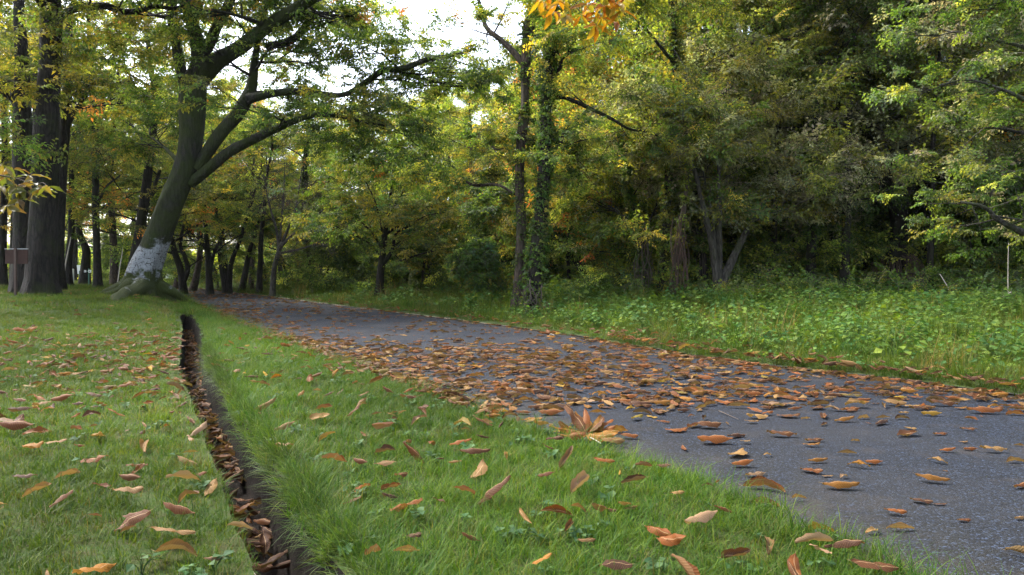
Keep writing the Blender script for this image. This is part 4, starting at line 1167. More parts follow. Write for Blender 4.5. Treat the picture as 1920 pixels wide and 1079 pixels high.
# ------------------------------------------------------------------ fallen leaves
COLS = {'rust': (.165, .047, .005), 'brown': (.082, .030, .008), 'dark brown': (.034, .014, .007), 'tan': (.24, .14, .045), 'amber': (.24, .10, .004),
        'yellow': (.36, .22, .010), 'pinkish tan': (.26, .165, .09), 'olive yellow': (.15, .12, .012)}
def leaf_mesh(seed, arch, curl, twist, wob, width=.30, mat=None, tooth=.04):
    """one chestnut leaf, unit length along x, with stalk; arch lifts its middle, curl rolls up its sides"""
    r = np.random.default_rng(seed)
    nu, nv = 13, 5
    u = np.linspace(0, 1, nu); v = np.linspace(-1, 1, nv)
    U, Vv = np.meshgrid(u, v, indexing='ij')
    w = width * .5 * np.sin(np.pi * np.clip(u * .97 + .02, 0, 1) ** .85) ** .8
    w = w * (1 + .5 * tooth * np.where(np.arange(nu) % 2 == 0, 1, -1))
    ph = r.uniform(0, 6, 3)
    X = U - .5; Yc = w[:, None] * Vv
    ca = curl * np.abs(Vv)
    Yc = Yc * (np.sin(np.abs(ca) + 1e-6) / (np.abs(ca) + 1e-6))
    Z = w[:, None] * np.abs(Vv) * np.sin(ca * .8) + arch * (np.sin(np.pi * U)) + wob * np.sin(U * 11 + ph[0] + Vv * 2) * .04 + wob * .03 * np.sin(U * 23 + Vv * 3 + ph[1])
    Z = Z + .012 * r.normal(size=(nu, nv)) * w[:, None] * 2 * np.abs(Vv) + wob * .05 * np.sin(U * 6 + ph[2]) * Vv
    tw = twist * (U - .5)
    Y2 = Yc * np.cos(tw) - (Z - arch * np.sin(np.pi * U)) * np.sin(tw)
    Z2 = arch * np.sin(np.pi * U) + Yc * np.sin(tw) + (Z - arch * np.sin(np.pi * U)) * np.cos(tw)
    Y2 = Y2 + .06 * r.normal() * np.sin(np.pi * U)
    V = np.stack([X, Y2, Z2], -1).reshape(-1, 3)
    i = np.arange(nu - 1)[:, None] * nv + np.arange(nv - 1)[None, :]
    F = np.stack([i, i + nv, i + nv + 1, i + 1], -1).reshape(-1, 4)
    uv = np.stack([U, Vv * .5 + .5], -1).reshape(-1, 2)
    b = len(V); c0 = V[nv // 2]
    st = np.array([c0 + [0, .006, 0], c0 - [0, .006, 0], c0 + [-.14, .03, .02]])
    V = np.concatenate([V, st]); V[:, 2] -= V[:, 2].min() - .004
    uv = np.concatenate([uv, [[0, .5]] * 3])
    return mesh_np("fallen_leaf", V, [F, np.array([[b, b + 1, b + 2]])], [mat], True, uv=uv, fattr={'v': np.full(len(V), .5)})
SHAPES = {'flat': (.005, -.35, .2, .5), 'arched': (.05, -1.3, .15, .4), 'rolled': (.02, 1.7, .4, .6), 'folded': (.03, 2.0, .25, .4), 'twisted': (.02, -.6, 1.0, .7), 'cupped': (-.05, .7, .3, .6), 'hooped': (.12, .8, .7, .7)}
LM, LS = {}, []
for i, (nm, a) in enumerate(SHAPES.items()):
    LM[nm] = [leaf_mesh(300 + 10 * i + k, *a, width=.31 + .10 * k, mat=M_FALLEN) for k in range(2)]
    for k in range(2):
        m2 = LM[nm][k].copy(); m2.materials.clear(); m2.materials.append(M_LITTER); LS.append(source("leaf", m2))
G_LIT = scatter_group("leaf_litter", LS)

def surf(x, y):
    """what the leaf lies on and how high that is"""
    d = x - xd(y); hw = dhalf(y)
    if abs(d) < hw and y < 12.8: return 'ditch', float(gz(x, y)) - 0.27 * float(hw / .118)
    if xl(y) < x < xr(y): return 'path', -.018 + .016 * math.sin(math.pi * float((x - xl(y)) / (xr(y) - xl(y))))
    if d < 0: return 'lawn', float(gz(x, y)) + .022
    if x <= xl(y): return 'strip', float(gz(x, y)) + .035
    return 'verge', float(gz(x, y)) + .05

leaves = []      # x, y, length, colour, shape, yaw, tilt x, tilt y, traced
def trace(ox, oy, k, rows):
    for (a, b, ln, c, sh, yaw) in rows:
        px, py = ox + a / k, oy + b / k
        g = G(px, py); L = ln / k * g[1] / FPX / max(.55, abs(math.cos(math.radians(yaw))))
        leaves.append([g[0], g[1], min(.22, max(.045, L)), c, sh, math.radians(yaw), 0, 0, True])
K3 = 2.2531
trace(1280, 600, K3, [(685, 428, 90, 'amber', 'arched', 5), (765, 416, 60, 'tan', 'rolled', 20), (475, 378, 65, 'rust', 'arched', 10), (447, 408, 92, 'brown', 'flat', -10), (520, 418, 45, 'tan', 'rolled', 10),
    (137, 515, 150, 'rust', 'arched', 0), (418, 488, 120, 'brown', 'twisted', -10), (265, 514, 45, 'tan', 'flat', 10), (357, 566, 36, 'tan', 'hooped', 30), (255, 608, 95, 'rust', 'arched', 5),
    (308, 645, 95, 'pinkish tan', 'twisted', 15), (342, 706, 150, 'rust', 'folded', -30), (572, 594, 90, 'amber', 'arched', 8), (545, 636, 70, 'rust', 'twisted', -40), (555, 510, 85, 'brown', 'twisted', 8),
    (545, 528, 70, 'amber', 'flat', -6), (695, 562, 75, 'tan', 'folded', -8), (730, 510, 36, 'tan', 'rolled', 0), (745, 615, 75, 'amber', 'hooped', -30), (808, 603, 72, 'rust', 'arched', -4),
    (612, 652, 42, 'tan', 'flat', 0), (682, 658, 42, 'pinkish tan', 'hooped', 30), (670, 700, 150, 'amber', 'arched', -6), (492, 747, 62, 'tan', 'folded', 0), (1055, 678, 118, 'amber', 'arched', -22),
    (1008, 762, 76, 'dark brown', 'twisted', -28), (1088, 770, 52, 'brown', 'flat', 0), (898, 808, 84, 'rust', 'twisted', -15), (920, 868, 120, 'tan', 'folded', 3), (1188, 838, 52, 'rust', 'twisted', -5),
    (797, 878, 66, 'tan', 'hooped', 30), (585, 880, 126, 'yellow', 'folded', 4), (692, 948, 112, 'rust', 'twisted', -8), (1052, 403, 84, 'yellow', 'arched', -3), (757, 342, 80, 'rust', 'arched', 0),
    (895, 320, 66, 'brown', 'twisted', -8), (1275, 390, 140, 'rust', 'arched', -8), (1405, 396, 76, 'rust', 'rolled', -3), (1095, 358, 118, 'brown', 'twisted', -14), (1175, 372, 52, 'amber', 'flat', 0),
    (935, 395, 50, 'tan', 'twisted', 10), (928, 419, 62, 'dark brown', 'folded', 0), (846, 419, 60, 'tan', 'folded', 0), (962, 461, 38, 'tan', 'twisted', -30), (1088, 484, 62, 'rust', 'twisted', 0),
    (1185, 515, 30, 'tan', 'flat', 0), (1120, 555, 70, 'rust', 'arched', 0), (1217, 549, 58, 'rust', 'arched', -4), (1312, 556, 108, 'tan', 'twisted', -6), (1410, 602, 80, 'tan', 'folded', -3),
    (1424, 532, 46, 'tan', 'folded', -10), (1428, 832, 44, 'tan', 'arched', 10), (812, 354, 40, 'dark brown', 'flat', 0), (675, 320, 56, 'pinkish tan', 'arched', 0), (580, 358, 52, 'tan', 'folded', -10),
    (506, 342, 40, 'rust', 'flat', 0), (235, 370, 96, 'tan', 'folded', -5), (292, 432, 62, 'tan', 'flat', 0), (415, 308, 34, 'dark brown', 'hooped', 30), (300, 322, 86, 'rust', 'arched', 0), (1290, 1072, 64, 'rust', 'flat', 0),
    (85, 915, 160, 'pinkish tan', 'arched', 25), (350, 1005, 80, 'tan', 'rolled', 75), (350, 770, 110, 'tan', 'folded', -25)])
trace(640, 600, K3, [(565, 612, 130, 'brown', 'arched', 8), (577, 678, 76, 'tan', 'flat', 70), (950, 640, 78, 'pinkish tan', 'rolled', 60), (1008, 745, 100, 'pinkish tan', 'rolled', 62), (655, 788, 190, 'brown', 'arched', 3),
    (868, 714, 76, 'brown', 'arched', 0), (482, 658, 56, 'tan', 'arched', 10), (1345, 950, 100, 'rust', 'twisted', -40), (275, 1028, 100, 'tan', 'folded', 35), (135, 1052, 70, 'rust', 'rolled', 70), (505, 560, 94, 'rust', 'arched', 12),
    (690, 288, 56, 'amber', 'flat', -5), (312, 248, 118, 'amber', 'flat', 6), (885, 392, 104, 'rust', 'arched', 0), (1082, 391, 70, 'amber', 'folded', 0), (770, 388, 66, 'rust', 'arched', -5), (1110, 640, 90, 'rust', 'flat', 0),
    (95, 760, 50, 'rust', 'hooped', 60), (210, 745, 70, 'rust', 'rolled', 50), (310, 960, 70, 'dark brown', 'twisted', 0), (1035, 990, 80, 'tan', 'flat', 20), (1420, 775, 60, 'tan', 'twisted', 0), (780, 900, 60, 'tan', 'rolled', -60),
    (960, 935, 60, 'brown', 'rolled', 70), (1320, 605, 90, 'tan', 'folded', -10), (330, 460, 60, 'pinkish tan', 'hooped', 40), (60, 430, 70, 'brown', 'twisted', 20)])
trace(0, 600, K3, [(750, 862, 140, 'rust', 'arched', 0), (728, 962, 180, 'tan', 'flat', 6), (745, 1020, 175, 'tan', 'folded', 3), (1012, 930, 112, 'tan', 'folded', -8), (555, 712, 95, 'brown', 'arched', -10), (775, 722, 120, 'tan', 'rolled', 30),
    (540, 787, 140, 'tan', 'twisted', -6), (430, 732, 86, 'rust', 'cupped', 0), (612, 560, 70, 'tan', 'rolled', -60), (400, 622, 130, 'rust', 'twisted', -6), (268, 366, 90, 'rust', 'arched', 0), (430, 372, 82, 'rust', 'flat', -5),
    (386, 442, 45, 'dark brown', 'hooped', 50), (486, 416, 84, 'rust', 'flat', -6), (75, 492, 140, 'rust', 'arched', 0), (240, 541, 92, 'tan', 'flat', 0), (140, 585, 120, 'amber', 'twisted', -20), (130, 302, 72, 'olive yellow', 'flat', 0),
    (160, 772, 84, 'tan', 'rolled', 40), (105, 702, 104, 'dark brown', 'twisted', 0), (290, 682, 56, 'tan', 'rolled', 60), (908, 1062, 80, 'pinkish tan', 'arched', 30), (1352, 438, 90, 'tan', 'cupped', 0), (1112, 402, 124, 'tan', 'arched', 14),
    (1205, 492, 84, 'tan', 'arched', 25), (1382, 532, 92, 'yellow', 'folded', -25), (1412, 642, 100, 'rust', 'rolled', 25), (1196, 582, 94, 'pinkish tan', 'twisted', -25), (875, 404, 64, 'tan', 'hooped', -30), (972, 662, 92, 'brown', 'arched', 0),
    (1042, 726, 100, 'brown', 'twisted', -45), (1150, 862, 130, 'brown', 'folded', 30), (1140, 962, 105, 'brown', 'twisted', 30), (850, 262, 62, 'brown', 'hooped', 0), (915, 460, 60, 'brown', 'arched', 10), (945, 580, 80, 'dark brown', 'twisted', -20)])
wc = list(COLS); WP = [.28, .27, .16, .14, .10, .015, .02, .015]
WL = [.24, .28, .10, .24, .05, .02, .04, .03]
shn = list(SHAPES); SP = [.22, .24, .13, .12, .17, .07, .05]
def near_traced(x, y, rmin):
    for q in leaves:
        if q[8] and (q[0] - x) ** 2 + (q[1] - y) ** 2 < rmin * rmin: return True
    return False
def scatter_leaves():
    def add(x, y, c, lmin=.06, lmax=.15):
        leaves.append([float(x), float(y), float(rng.uniform(lmin, lmax)), c, str(rng.choice(shn, p=SP)), float(rng.normal(0, .75) + (math.pi if rng.random() < .5 else 0)), 0, 0, False])
    # path
    for (y0, y1, n) in ((1.5, 4, 340), (4, 8.5, 11000), (8.5, 16, 11000), (16, 42, 16000)):
        x, y = region(n * 2, y0, y1)
        L, Rr = xl(y), xr(y); u = (x - L) / (Rr - L)
        inn = (u > -.02) & (u < 1.02)
        e_l, e_r = np.exp(-np.abs(x - L) / .35), np.exp(-np.abs(Rr - x) / .16)
        if y1 <= 4: pr = .10 + .35 * e_l * (y > 2.9) + .3 * e_r + .35 * sm((y - 3.1) / .9) * (u < .7)
        elif y1 <= 9: pr = np.clip(.30 * (1 - sm((y - 6.8) / 1.4)) * (1 - .55 * sm((u - .5) / .3)) * sm((y - 3.4) / 1.0) + .75 * e_l + .9 * e_r + .07, 0, 1)
        elif y1 <= 17: pr = np.clip(.10 + .6 * e_l + .7 * e_r + .25 * sm((.35 - u) / .3), 0, 1)
        else: pr = np.clip(.40 + .5 * e_l + .4 * e_r, 0, 1)
        k = inn & (rng.random(len(x)) < pr)
        for a, b in zip(x[k], y[k]):
            if b < 4.2 and near_traced(a, b, .10): continue
            add(a, b, str(rng.choice(wc, p=WP)), *((.02, .06) if rng.random() < .3 else (.055, .14)))
    # lawns
    for (y0, y1, n) in ((1.5, 4, 760), (4, 9, 4600), (9, 22, 5200)):
        x, y = region(n * 2, y0, y1)
        d = x - xd(y)
        left = d < -dhalf(y); strip = (d > dhalf(y)) & (x < xl(y))
        pr = np.where(left, .50 * (.35 + patch(x, y, .7)) * np.where(y > 8, .25, 1), 0) + np.where(strip, .20 * (1 - sm((y - 4.5) / 4) * .8) + .5 * np.exp(-(xl(y) - x) / .15) * (y > 3.3), 0)
        dr = x - xr(y); pr = pr + np.where((dr > 0) & (dr < 2.5), .55 * np.exp(-dr / .22) + .02, 0)
        k = rng.random(len(x)) < pr
        for a, b in zip(x[k], y[k]):
            if b < 4.5 and near_traced(a, b, .10): continue
            add(a, b, str(rng.choice(wc, p=WL)), *((.02, .06) if rng.random() < .3 else (.05, .125)))
    # ditch
    for y in np.concatenate([rng.uniform(1.4, 5.5, 240), rng.uniform(5.5, 12.3, 220)]):
        add(xd(y) + rng.uniform(-.10, .10), y, str(rng.choice(['brown', 'rust', 'dark brown', 'tan'], p=[.35, .12, .48, .05])), .06, .13)
scatter_leaves()
for q in leaves:
    s, z = surf(q[0], q[1])
    g = {'path': .06, 'ditch': .5, 'lawn': .30, 'strip': .38, 'verge': .4}[s]
    q[6], q[7] = rng.normal(0, g), rng.normal(0, g * .8)
    if s == 'path': z += abs(q[7]) * q[2] * .25 + (rng.random() ** 3) * .008
    if s == 'ditch': z += rng.uniform(0, .05)
    if s in ('lawn', 'strip', 'verge'): z += rng.uniform(-.008, .02)
    q += [s, z]
def seen(q):
    x, y, z = q[0], q[1], q[10]
    return abs(x / y) < .755 and (HY + (CAMZ - z) / y * FPX) < 1085
order = sorted(range(len(leaves)), key=lambda i: (0 if leaves[i][8] else 1, -leaves[i][2] / leaves[i][1] if seen(leaves[i]) else 9))
solo = [i for i in order if seen(leaves[i])][:298]; solos = set(solo)
PLACE = {'path': [(2.5, "bare asphalt at near corner"), (3.1, "asphalt by grass corner"), (3.6, "asphalt beside fanned leaf"), (4.3, "asphalt past fanned leaf"), (5.2, "thick leaf drift"), (99, "path beyond drift")],
         'lawn': [(2.3, "left lawn at the front"), (3.0, "left lawn beside the leafy ditch"), (4.0, "left lawn's thicker litter"), (99, "left lawn towards the trees")],
         'strip': [(2.2, "front grass right of ditch"), (2.9, "grass strip below the fanned leaf"), (3.8, "grass strip beside the ditch"), (99, "grass strip at the leaf drift")],
         'ditch': [(2.3, "ditch bottom at the front"), (3.2, "ditch under overhanging grass"), (99, "ditch farther back")], 'verge': [(5.5, "near edge of the weedy verge"), (99, "leafy border of the verge")]}
SHW = {'flat': 'flat', 'arched': 'arched', 'rolled': 'rolled', 'folded': 'folded', 'twisted': 'twisted', 'cupped': 'cupped', 'hooped': 'curled-up'}
seenlab = {}
for i in solo:
    x, y, L, c, sh, yaw, tx, ty, tr, s, z = leaves[i]
    place = next(t for lim, t in PLACE[s] if y <= lim)
    size = 'long' if L > .13 else ('small' if L < .075 else ('mid-sized' if L < .10 else 'large'))
    lay = 'lying across' if abs(math.sin(yaw)) < .35 else ('slanting' if abs(math.sin(yaw)) < .8 else 'pointing away')
    lab = f"{size} {SHW[sh]} {c} leaf {lay} on the {place}"
    if s == 'path':
        u = (x - xl(y)) / (xr(y) - xl(y)) if s == 'path' else 0
        if s == 'path': lab = f"{size} {SHW[sh]} {c} leaf {lay}, {place}, " + ("by grass" if u < .2 else ("mid-path" if u < .55 else "far side"))
    if lab in seenlab: lab = lab.replace(' leaf ', ' leaf, ' + ('tip to the left' if math.cos(yaw) < 0 else 'tip to the right') + ', ', 1)
    if len(lab.replace('-', ' ').split()) > 15: lab = lab.replace('lying across', 'crosswise').replace(', tip to the', ' tip').replace('bare asphalt at near corner', 'near bare asphalt').replace('pointing away', 'endwise')
    seenlab[lab] = 1
    o = link("fallen_leaf", LM[sh][i % 2], None, (x, y, z), (tx, ty, yaw), None, lab, "leaf", "fallen leaves scattered on path, lawns and ditch")
    o.scale = (L, L * rng.uniform(.9, 1.3), L)
    cc = np.array(COLS[c]) * rng.uniform(.5, 1.2)
    o.color = (*cc, 1)
rest = [q for i, q in enumerate(leaves) if i not in solos]
A = np.array([[q[0], q[1], q[10], q[6], q[7], q[5], q[2]] for q in rest])
scatter("leaf_litter", G_LIT, A[:, :3], A[:, 3:6], A[:, 6] * np.where(A[:, 1] > 14, 1.3, 1.0), [shn.index(q[4]) * 2 + int(rng.integers(0, 2)) for q in rest],
        np.array([np.array(COLS[q[3]]) * rng.uniform(.35, 1.2) for q in rest]), kind='stuff')

# ---- palmate compound leaves fallen whole
def compound(px, py, L, n, cols, label, lift=.9, seed=0):
    g = G(px, py); s, z = surf(g[0], g[1])
    rr = random.Random(seed)
    root = thing("compound_leaf", label, "leaf", (g[0], g[1], z))
    for i in range(n):
        a = math.radians(-30 + 240 * i / (n - 1) + rr.gauss(0, 12))
        c = COLS[cols[i % len(cols)]]
        pit = -lift * (.35 + .65 * math.sin(max(0, min(math.pi, a)))) * rr.uniform(.25, 1.15)
        ln = L * rr.uniform(.75, 1.05)
        o = link("leaflet", LM[rr.choice(['flat', 'arched', 'twisted'])][i % 2], root)
        d = Vector((math.cos(a) * math.cos(pit), math.sin(a) * math.cos(pit), -math.sin(pit)))
        o.location = d * ln * .52 + Vector((0, 0, .02))
        o.rotation_euler = Euler((rr.gauss(0, .5), pit, a)); o.scale = (ln, ln * rr.uniform(1.05, 1.35), ln)
        o.color = (*(np.array(c) * rr.uniform(.75, 1.25)), 1)
    t = Tubes(); q, r_ = smooth_line(np.array([(0, 0, .012), (.02, -.05, .03), (.06, -.12, .02)]), [.004, .003, .0025]); t.add(q, r_, 6)
    link("stalk", t.mesh("stalk", M_PALETWIG), root)
compound(1098, 822, .185, 13, ['amber', 'rust', 'amber', 'brown', 'rust'], "large fanned compound leaf of upright orange leaflets at the grass edge", .72, 3)
compound(1030, 628, .16, 7, ['rust', 'amber', 'brown'], "heaped rust compound leaf against the far verge of the path", .5, 5)
compound(48, 628, .17, 6, ['amber', 'rust'], "orange compound leaf lying alone high on the left lawn", .4, 6)
compound(170, 470 + 130, .15, 5, ['brown', 'rust'], "brown compound leaf near the foot of the thick straight trunk", .3, 7) if False else None

# ---- twigs on the path and in the ditch
def stick(name, pts, r0, mat, label, cat="stick", k=6):
    pts = np.array(pts, float); q, r_ = smooth_line(pts - pts[0], np.linspace(r0, r0 * .5, len(pts)))
    t = Tubes(); t.add(q, r_, k)
    o = link(name, t.mesh(name, mat), None, tuple(pts[0]), (0, 0, 0), None, label, cat)
    return o
def gp(px, py, dz=.008):
    g = G(px, py); s, z = surf(g[0], g[1]); return (g[0], g[1], z + dz)
stick("twig", [gp(1348, 772), gp(1362, 778), gp(1385, 788)], .003, M_TWIG, "thin dark twig lying on the asphalt beyond the amber leaves")
stick("twig", [gp(925, 770), gp(955, 772), gp(990, 774)], .005, M_TWIG, "short dark twig at the left edge of the path")
d0 = gp(428, 920, .10); d1 = gp(480, 960, .06)
stick("twig", [d0, tuple((np.array(d0) + d1) / 2), d1], .003, M_PALETWIG, "pale bent twig lying across the ditch")
def air(px, py, Y): return tuple(W(px, py, Y))
stick("dead_stick", [tuple(onground(1788, 12.5)), air(1780, 545, 12.5), air(1772, 530, 12.5), air(1762, 514, 12.5)], .014, M_PALETWIG, "pale dead stick leaning left above the weeds at right")
stick("cane", [tuple(onground(1890, 11.5)), air(1890, 540, 11.5), air(1890, 500, 11.5), air(1891, 456, 11.5)], .009, M_PALETWIG, "tall thin upright cane beside the heap of twigs")
stick("cane", [tuple(onground(1898, 11.6)), air(1897, 560, 11.6), air(1896, 540, 11.6)], .008, M_PALETWIG, "short upright cane right of the tall thin cane")
stick("dead_stick", [tuple(onground(1838, 11.0)), air(1842, 575, 11), air(1844, 568, 11), air(1836, 571, 11)], .010, M_PALETWIG, "pale broken stick end poking up left of the twig heap")
stick("pole", [tuple(onground(116, 26.3)), air(122, 500, 26.5), air(128, 470, 26.7), air(133, 445, 26.9)], .035, M_PALETWIG, "thin pale sapling pole leaning against the dark trunk", "pole")
stick("pole", [tuple(onground(219, 22.5)), air(224, 505, 22.6), air(229, 475, 22.8), air(232, 440, 22.9)], .02, M_PALETWIG, "slender pale pole leaning left of the leaning tree", "pole")
# heap of cut twigs
hb = onground(1885, 11.0)
heap = thing("twig_heap", "low heap of cut brown twigs and dead leaves at the right edge", "twig heap", hb)
t = Tubes(); rr = random.Random(8)
for i in range(230):
    a = rr.uniform(0, 6.28); q = rr.random() ** .6; x0, y0 = math.cos(a) * q * .62, math.sin(a) * q * .6
    z0 = .20 * (1 - q) * rr.uniform(.2, 1.1) + .02; L = rr.uniform(.12, .35); b = rr.uniform(0, 6.28); e = rr.gauss(0, .3)
    p0 = np.array([x0, y0, z0]); dd = np.array([math.cos(b), math.sin(b), e]) * L
    t.add([p0 - dd / 2, p0 + np.array([rr.gauss(0, .01), rr.gauss(0, .01), .01]), p0 + dd / 2], [.006, .005, .003], 4)
link("twigs", t.mesh("twigs", M_TWIG), heap, kind='stuff')
t = Tubes()
i0 = np.array([-.35, -.1, .1]); q, r_ = smooth_line(np.array([i0, i0 + [.2, 0, .08], i0 + [.4, .05, .17]]), [.012, .011, .009]); t.add(q, r_, 6)
link("pale_stick", t.mesh("pale_stick", M_PALETWIG), heap, label="pale straight stick on top")

# ------------------------------------------------------------------ shaggy dead fronds round the black trunk
fb = W(1680, 556, 16.2); fb[2] = float(gz(fb[0], fb[1]))
fr = thing("dead_fronds", "skirt of drooping dry brown fronds at the foot of the thick black trunk", "dead fronds", fb)
t = Tubes(); rr = random.Random(4)
for i in range(170):
    a = rr.uniform(0, 6.28); h = rr.uniform(.25, 1.0); R0 = .24; ln = rr.uniform(.2, .5)
    p = np.array([math.cos(a) * R0, math.sin(a) * R0, h])
    o1 = np.array([math.cos(a), math.sin(a), 0])
    t.add([p, p + o1 * ln * .4 + [0, 0, .02], p + o1 * ln * .7 + [0, 0, -ln * .35], p + o1 * ln * .8 + [0, 0, -min(h - .02, ln)]], [.006, .010, .007, .003], 3)
link("fronds", t.mesh("fronds", plain("dry_frond", (.10, .068, .045), .9)), fr, kind='stuff')

# dry vines hanging by the trunks
def vines(cx, Y, top, w, n, label, mat, seed):
    b = onground(cx, Y)
    root = thing("hanging_vines", label, "vines", b)
    t = Tubes(); rr = random.Random(seed)
    for i in range(n):
        x0 = (cx + rr.uniform(-w, w) - 960) / FPX * Y - b[0]; h = (CAMZ - (top + rr.uniform(-30, 30) - HY) / FPX * Y) - b[2]
        y0 = rr.uniform(-.2, .2); pts = []
        for k in range(7):
            f = k / 6
            pts.append([x0 + .07 * math.sin(f * rr.uniform(3, 7) + i), y0 + .04 * math.sin(f * 5 + i * 2), h * (1 - f) + .0])
        q, r_ = smooth_line(np.array(pts), np.full(7, rr.uniform(.004, .011)), 3); t.add(q, r_, 4)
    link("vines", t.mesh("vines", mat), root, kind='stuff')
M_VINE = plain("dry_vine", (.075, .06, .045), .9)
vines(1208, 15.8, 440, 14, 24, "curtain of dry grey vines hanging on the short dark trunk", M_VINE, 1)
vines(1272, 14.8, 430, 12, 18, "reddish tangle of vines beside the tall ivy-clad trunk", plain("red_vine", (.06, .035, .026), .9), 2)
vines(1000, 12.9, 530, 22, 12, "few dry stems tangled round the foot of the twin trunks", M_VINE, 3)
vines(1330, 16.5, 400, 26, 14, "few loose vines hanging between the grey stems", M_VINE, 4)
vines(1440, 18.0, 440, 40, 26, "dry upright stems in shade right of the grey tree", M_VINE, 5)
vines(1545, 17.5, 380, 26, 14, "thin creepers hanging between the two shaded trunks", M_VINE, 6)

# ------------------------------------------------------------------ hanging chestnut sprays near the camera
def box(bm_v, bm_f, c, s):
    c, s = np.array(c), np.array(s) / 2; b = len(bm_v)
    for dx in (-1, 1):
        for dy in (-1, 1):
            for dz in (-1, 1): bm_v.append(c + s * [dx, dy, dz])
    for f in ((0, 1, 3, 2), (4, 6, 7, 5), (0, 4, 5, 1), (2, 3, 7, 6), (0, 2, 6, 4), (1, 5, 7, 3)): bm_f.append([b + i for i in f])
HL = [leaf_mesh(900 + k, a, .6, .3, .5, .36, M_HANG) for k, a in enumerate((.05, .1, -.05))]
def hanging(name, label, Y, main_pts, whorls, L, pal, seed, r0=.012):
    """a limb coming down from a tree overhead; whorls: (px, py, leaves)"""
    rr = random.Random(seed)
    P = np.array([W(a, b, Y + dy) for a, b, dy in main_pts])
    o0 = P[0]
    root = thing(name, label, "branch", o0)
    q, r_ = smooth_line(P - o0, np.linspace(r0, r0 * .35, len(P))); t = Tubes(); t.add(q, r_, 7)
    link("stem", t.mesh("stem", M_TWIG), root)
    for (px, py, n) in whorls:
        c = W(px, py, Y + rr.uniform(-.25, .25)) - o0
        j = int(np.argmin(((q - c) ** 2).sum(1)))
        tt = Tubes(); mid = (q[j] + c) / 2 + [0, 0, .03]
        a_, b_ = smooth_line(np.array([q[j], mid, c]), [.004, .003, .002]); tt.add(a_, b_, 4)
        link("twig", tt.mesh("twig", M_TWIG), root)
        a0 = rr.uniform(0, 6.28)
        for i in range(n):
            a = a0 + 6.283 * i / n + rr.gauss(0, .25); pit = rr.uniform(.1, 1.0); ln = L * rr.uniform(.7, 1.15)
            o = link("leaf", rr.choice(HL), root)
            d = Vector((math.cos(a) * math.cos(pit), math.sin(a) * math.cos(pit), -math.sin(pit)))
            o.location = Vector(c) + d * ln * .55
            o.rotation_euler = Euler((rr.gauss(0, .5), pit, a)); o.scale = (ln, ln, ln)
            o.color = (*(np.array(rr.choice(pal)) * rr.uniform(.8, 1.2)), 1)
ORP = [(.28, .12, .008), (.30, .17, .012), (.24, .08, .008), (.32, .21, .015), (.18, .16, .015)]
hanging("chestnut_branch", "orange and yellow chestnut leaves hanging into view at the top beside the twin trunks", 6.0,
        [(1100, -420, .3), (1095, -250, .1), (1090, -120, 0), (1085, -60, 0), (1110, -10, 0), (1140, 15, 0)],
        [(1050, 5, 6), (1030, -10, 5), (1075, -12, 5), (1100, 10, 6), (1120, 25, 6), (1135, 12, 6), (1150, 20, 6), (1160, 8, 5), (1130, 35, 5), (1140, -8, 6), (1035, 22, 5), (1060, 28, 6), (1090, 30, 5), (1170, 0, 6), (1118, 48, 4), (1150, 42, 4), (1015, 2, 5), (1110, -15, 5), (1165, 22, 4)], .15, ORP, 1)
YGP = [(.08, .09, .014), (.11, .10, .016), (.06, .075, .014), (.13, .10, .025), (.10, .06, .02)]
hanging("chestnut_branch", "drooping yellow-green chestnut leaves in front of the thick straight trunk", 6.5,
        [(-420, 60, .3), (-260, 200, .2), (-120, 290, 0), (-40, 320, 0), (30, 335, 0), (70, 348, 0)],
        [(10, 335, 5), (-10, 350, 5), (30, 350, 6), (50, 360, 6), (65, 345, 5), (78, 352, 5), (90, 350, 4), (38, 375, 5), (15, 385, 5), (5, 310, 5), (55, 330, 4), (25, 318, 5)], .16, YGP, 2)

# ------------------------------------------------------------------ notice board, far posts and plates, distant car
M_RUST = plain("rusted_board", (.04, .020, .015), .75, .2, .35, 12)
M_RUSTP = plain("rusted_post", (.07, .045, .035), .7, .3, .3, 20)
sb = onground(29, 15.2)
sg = thing("notice_board", "plain rust brown board on a thin post before the thick trunk", "sign", sb)
def boxes(name, mat, parent, items, **kw):
    V, F = [], []
    for c, s in items: box(V, F, c, s)
    return link(name, mesh_np(name, np.array(V), [np.array(F)], [mat], False), parent, **kw)
s15 = 15.2 / FPX
hz = lambda py: CAMZ - (py - HY) * s15 - sb[2]
boxes("post", M_RUSTP, sg, [((0, 0, (hz(466) - .1) / 2), (.045, .045, hz(466) + .1))])
boxes("board", M_RUST, sg, [((0, .035, (hz(469) + hz(495)) / 2), (42 * s15, .02, 26 * s15))])
boxes("rail", plain("grey_rail", (.3, .3, .3), .5), sg, [((0, .03, hz(468) + .012), (43 * s15, .035, .016))])
M_WHITE = plain("white_paint", (.8, .8, .8), .5, .4, .08)
M_GREENP = plain("green_post", (.05, .14, .10), .5, .4)
def post_thing(px, Y, py_top, wpx, mat, label, name="post", extra=None):
    b = onground(px, Y); s = Y / FPX
    top = CAMZ - (py_top - HY) * s - b[2]
    rt = thing(name, label, name.replace('_', ' '), b)
    V, F = [], []
    w = wpx * s
    for (z0, z1, k) in ((-.1, top * .97, 1), (top * .97, top, .7)):
        box(V, F, (0, 0, (z0 + z1) / 2), (w * k, w * k, z1 - z0 - .002))
    link("shaft", mesh_np("shaft", np.array(V), [np.array(F)], [mat], False), rt)
    if extra: extra(rt, b, s)
    return rt
post_thing(130.5, 34, 504, 2.6, M_WHITE, "narrow white post far left, left one of the white pair")
post_thing(136, 34, 504, 3.6, M_WHITE, "broader white post, right one of the far white pair")
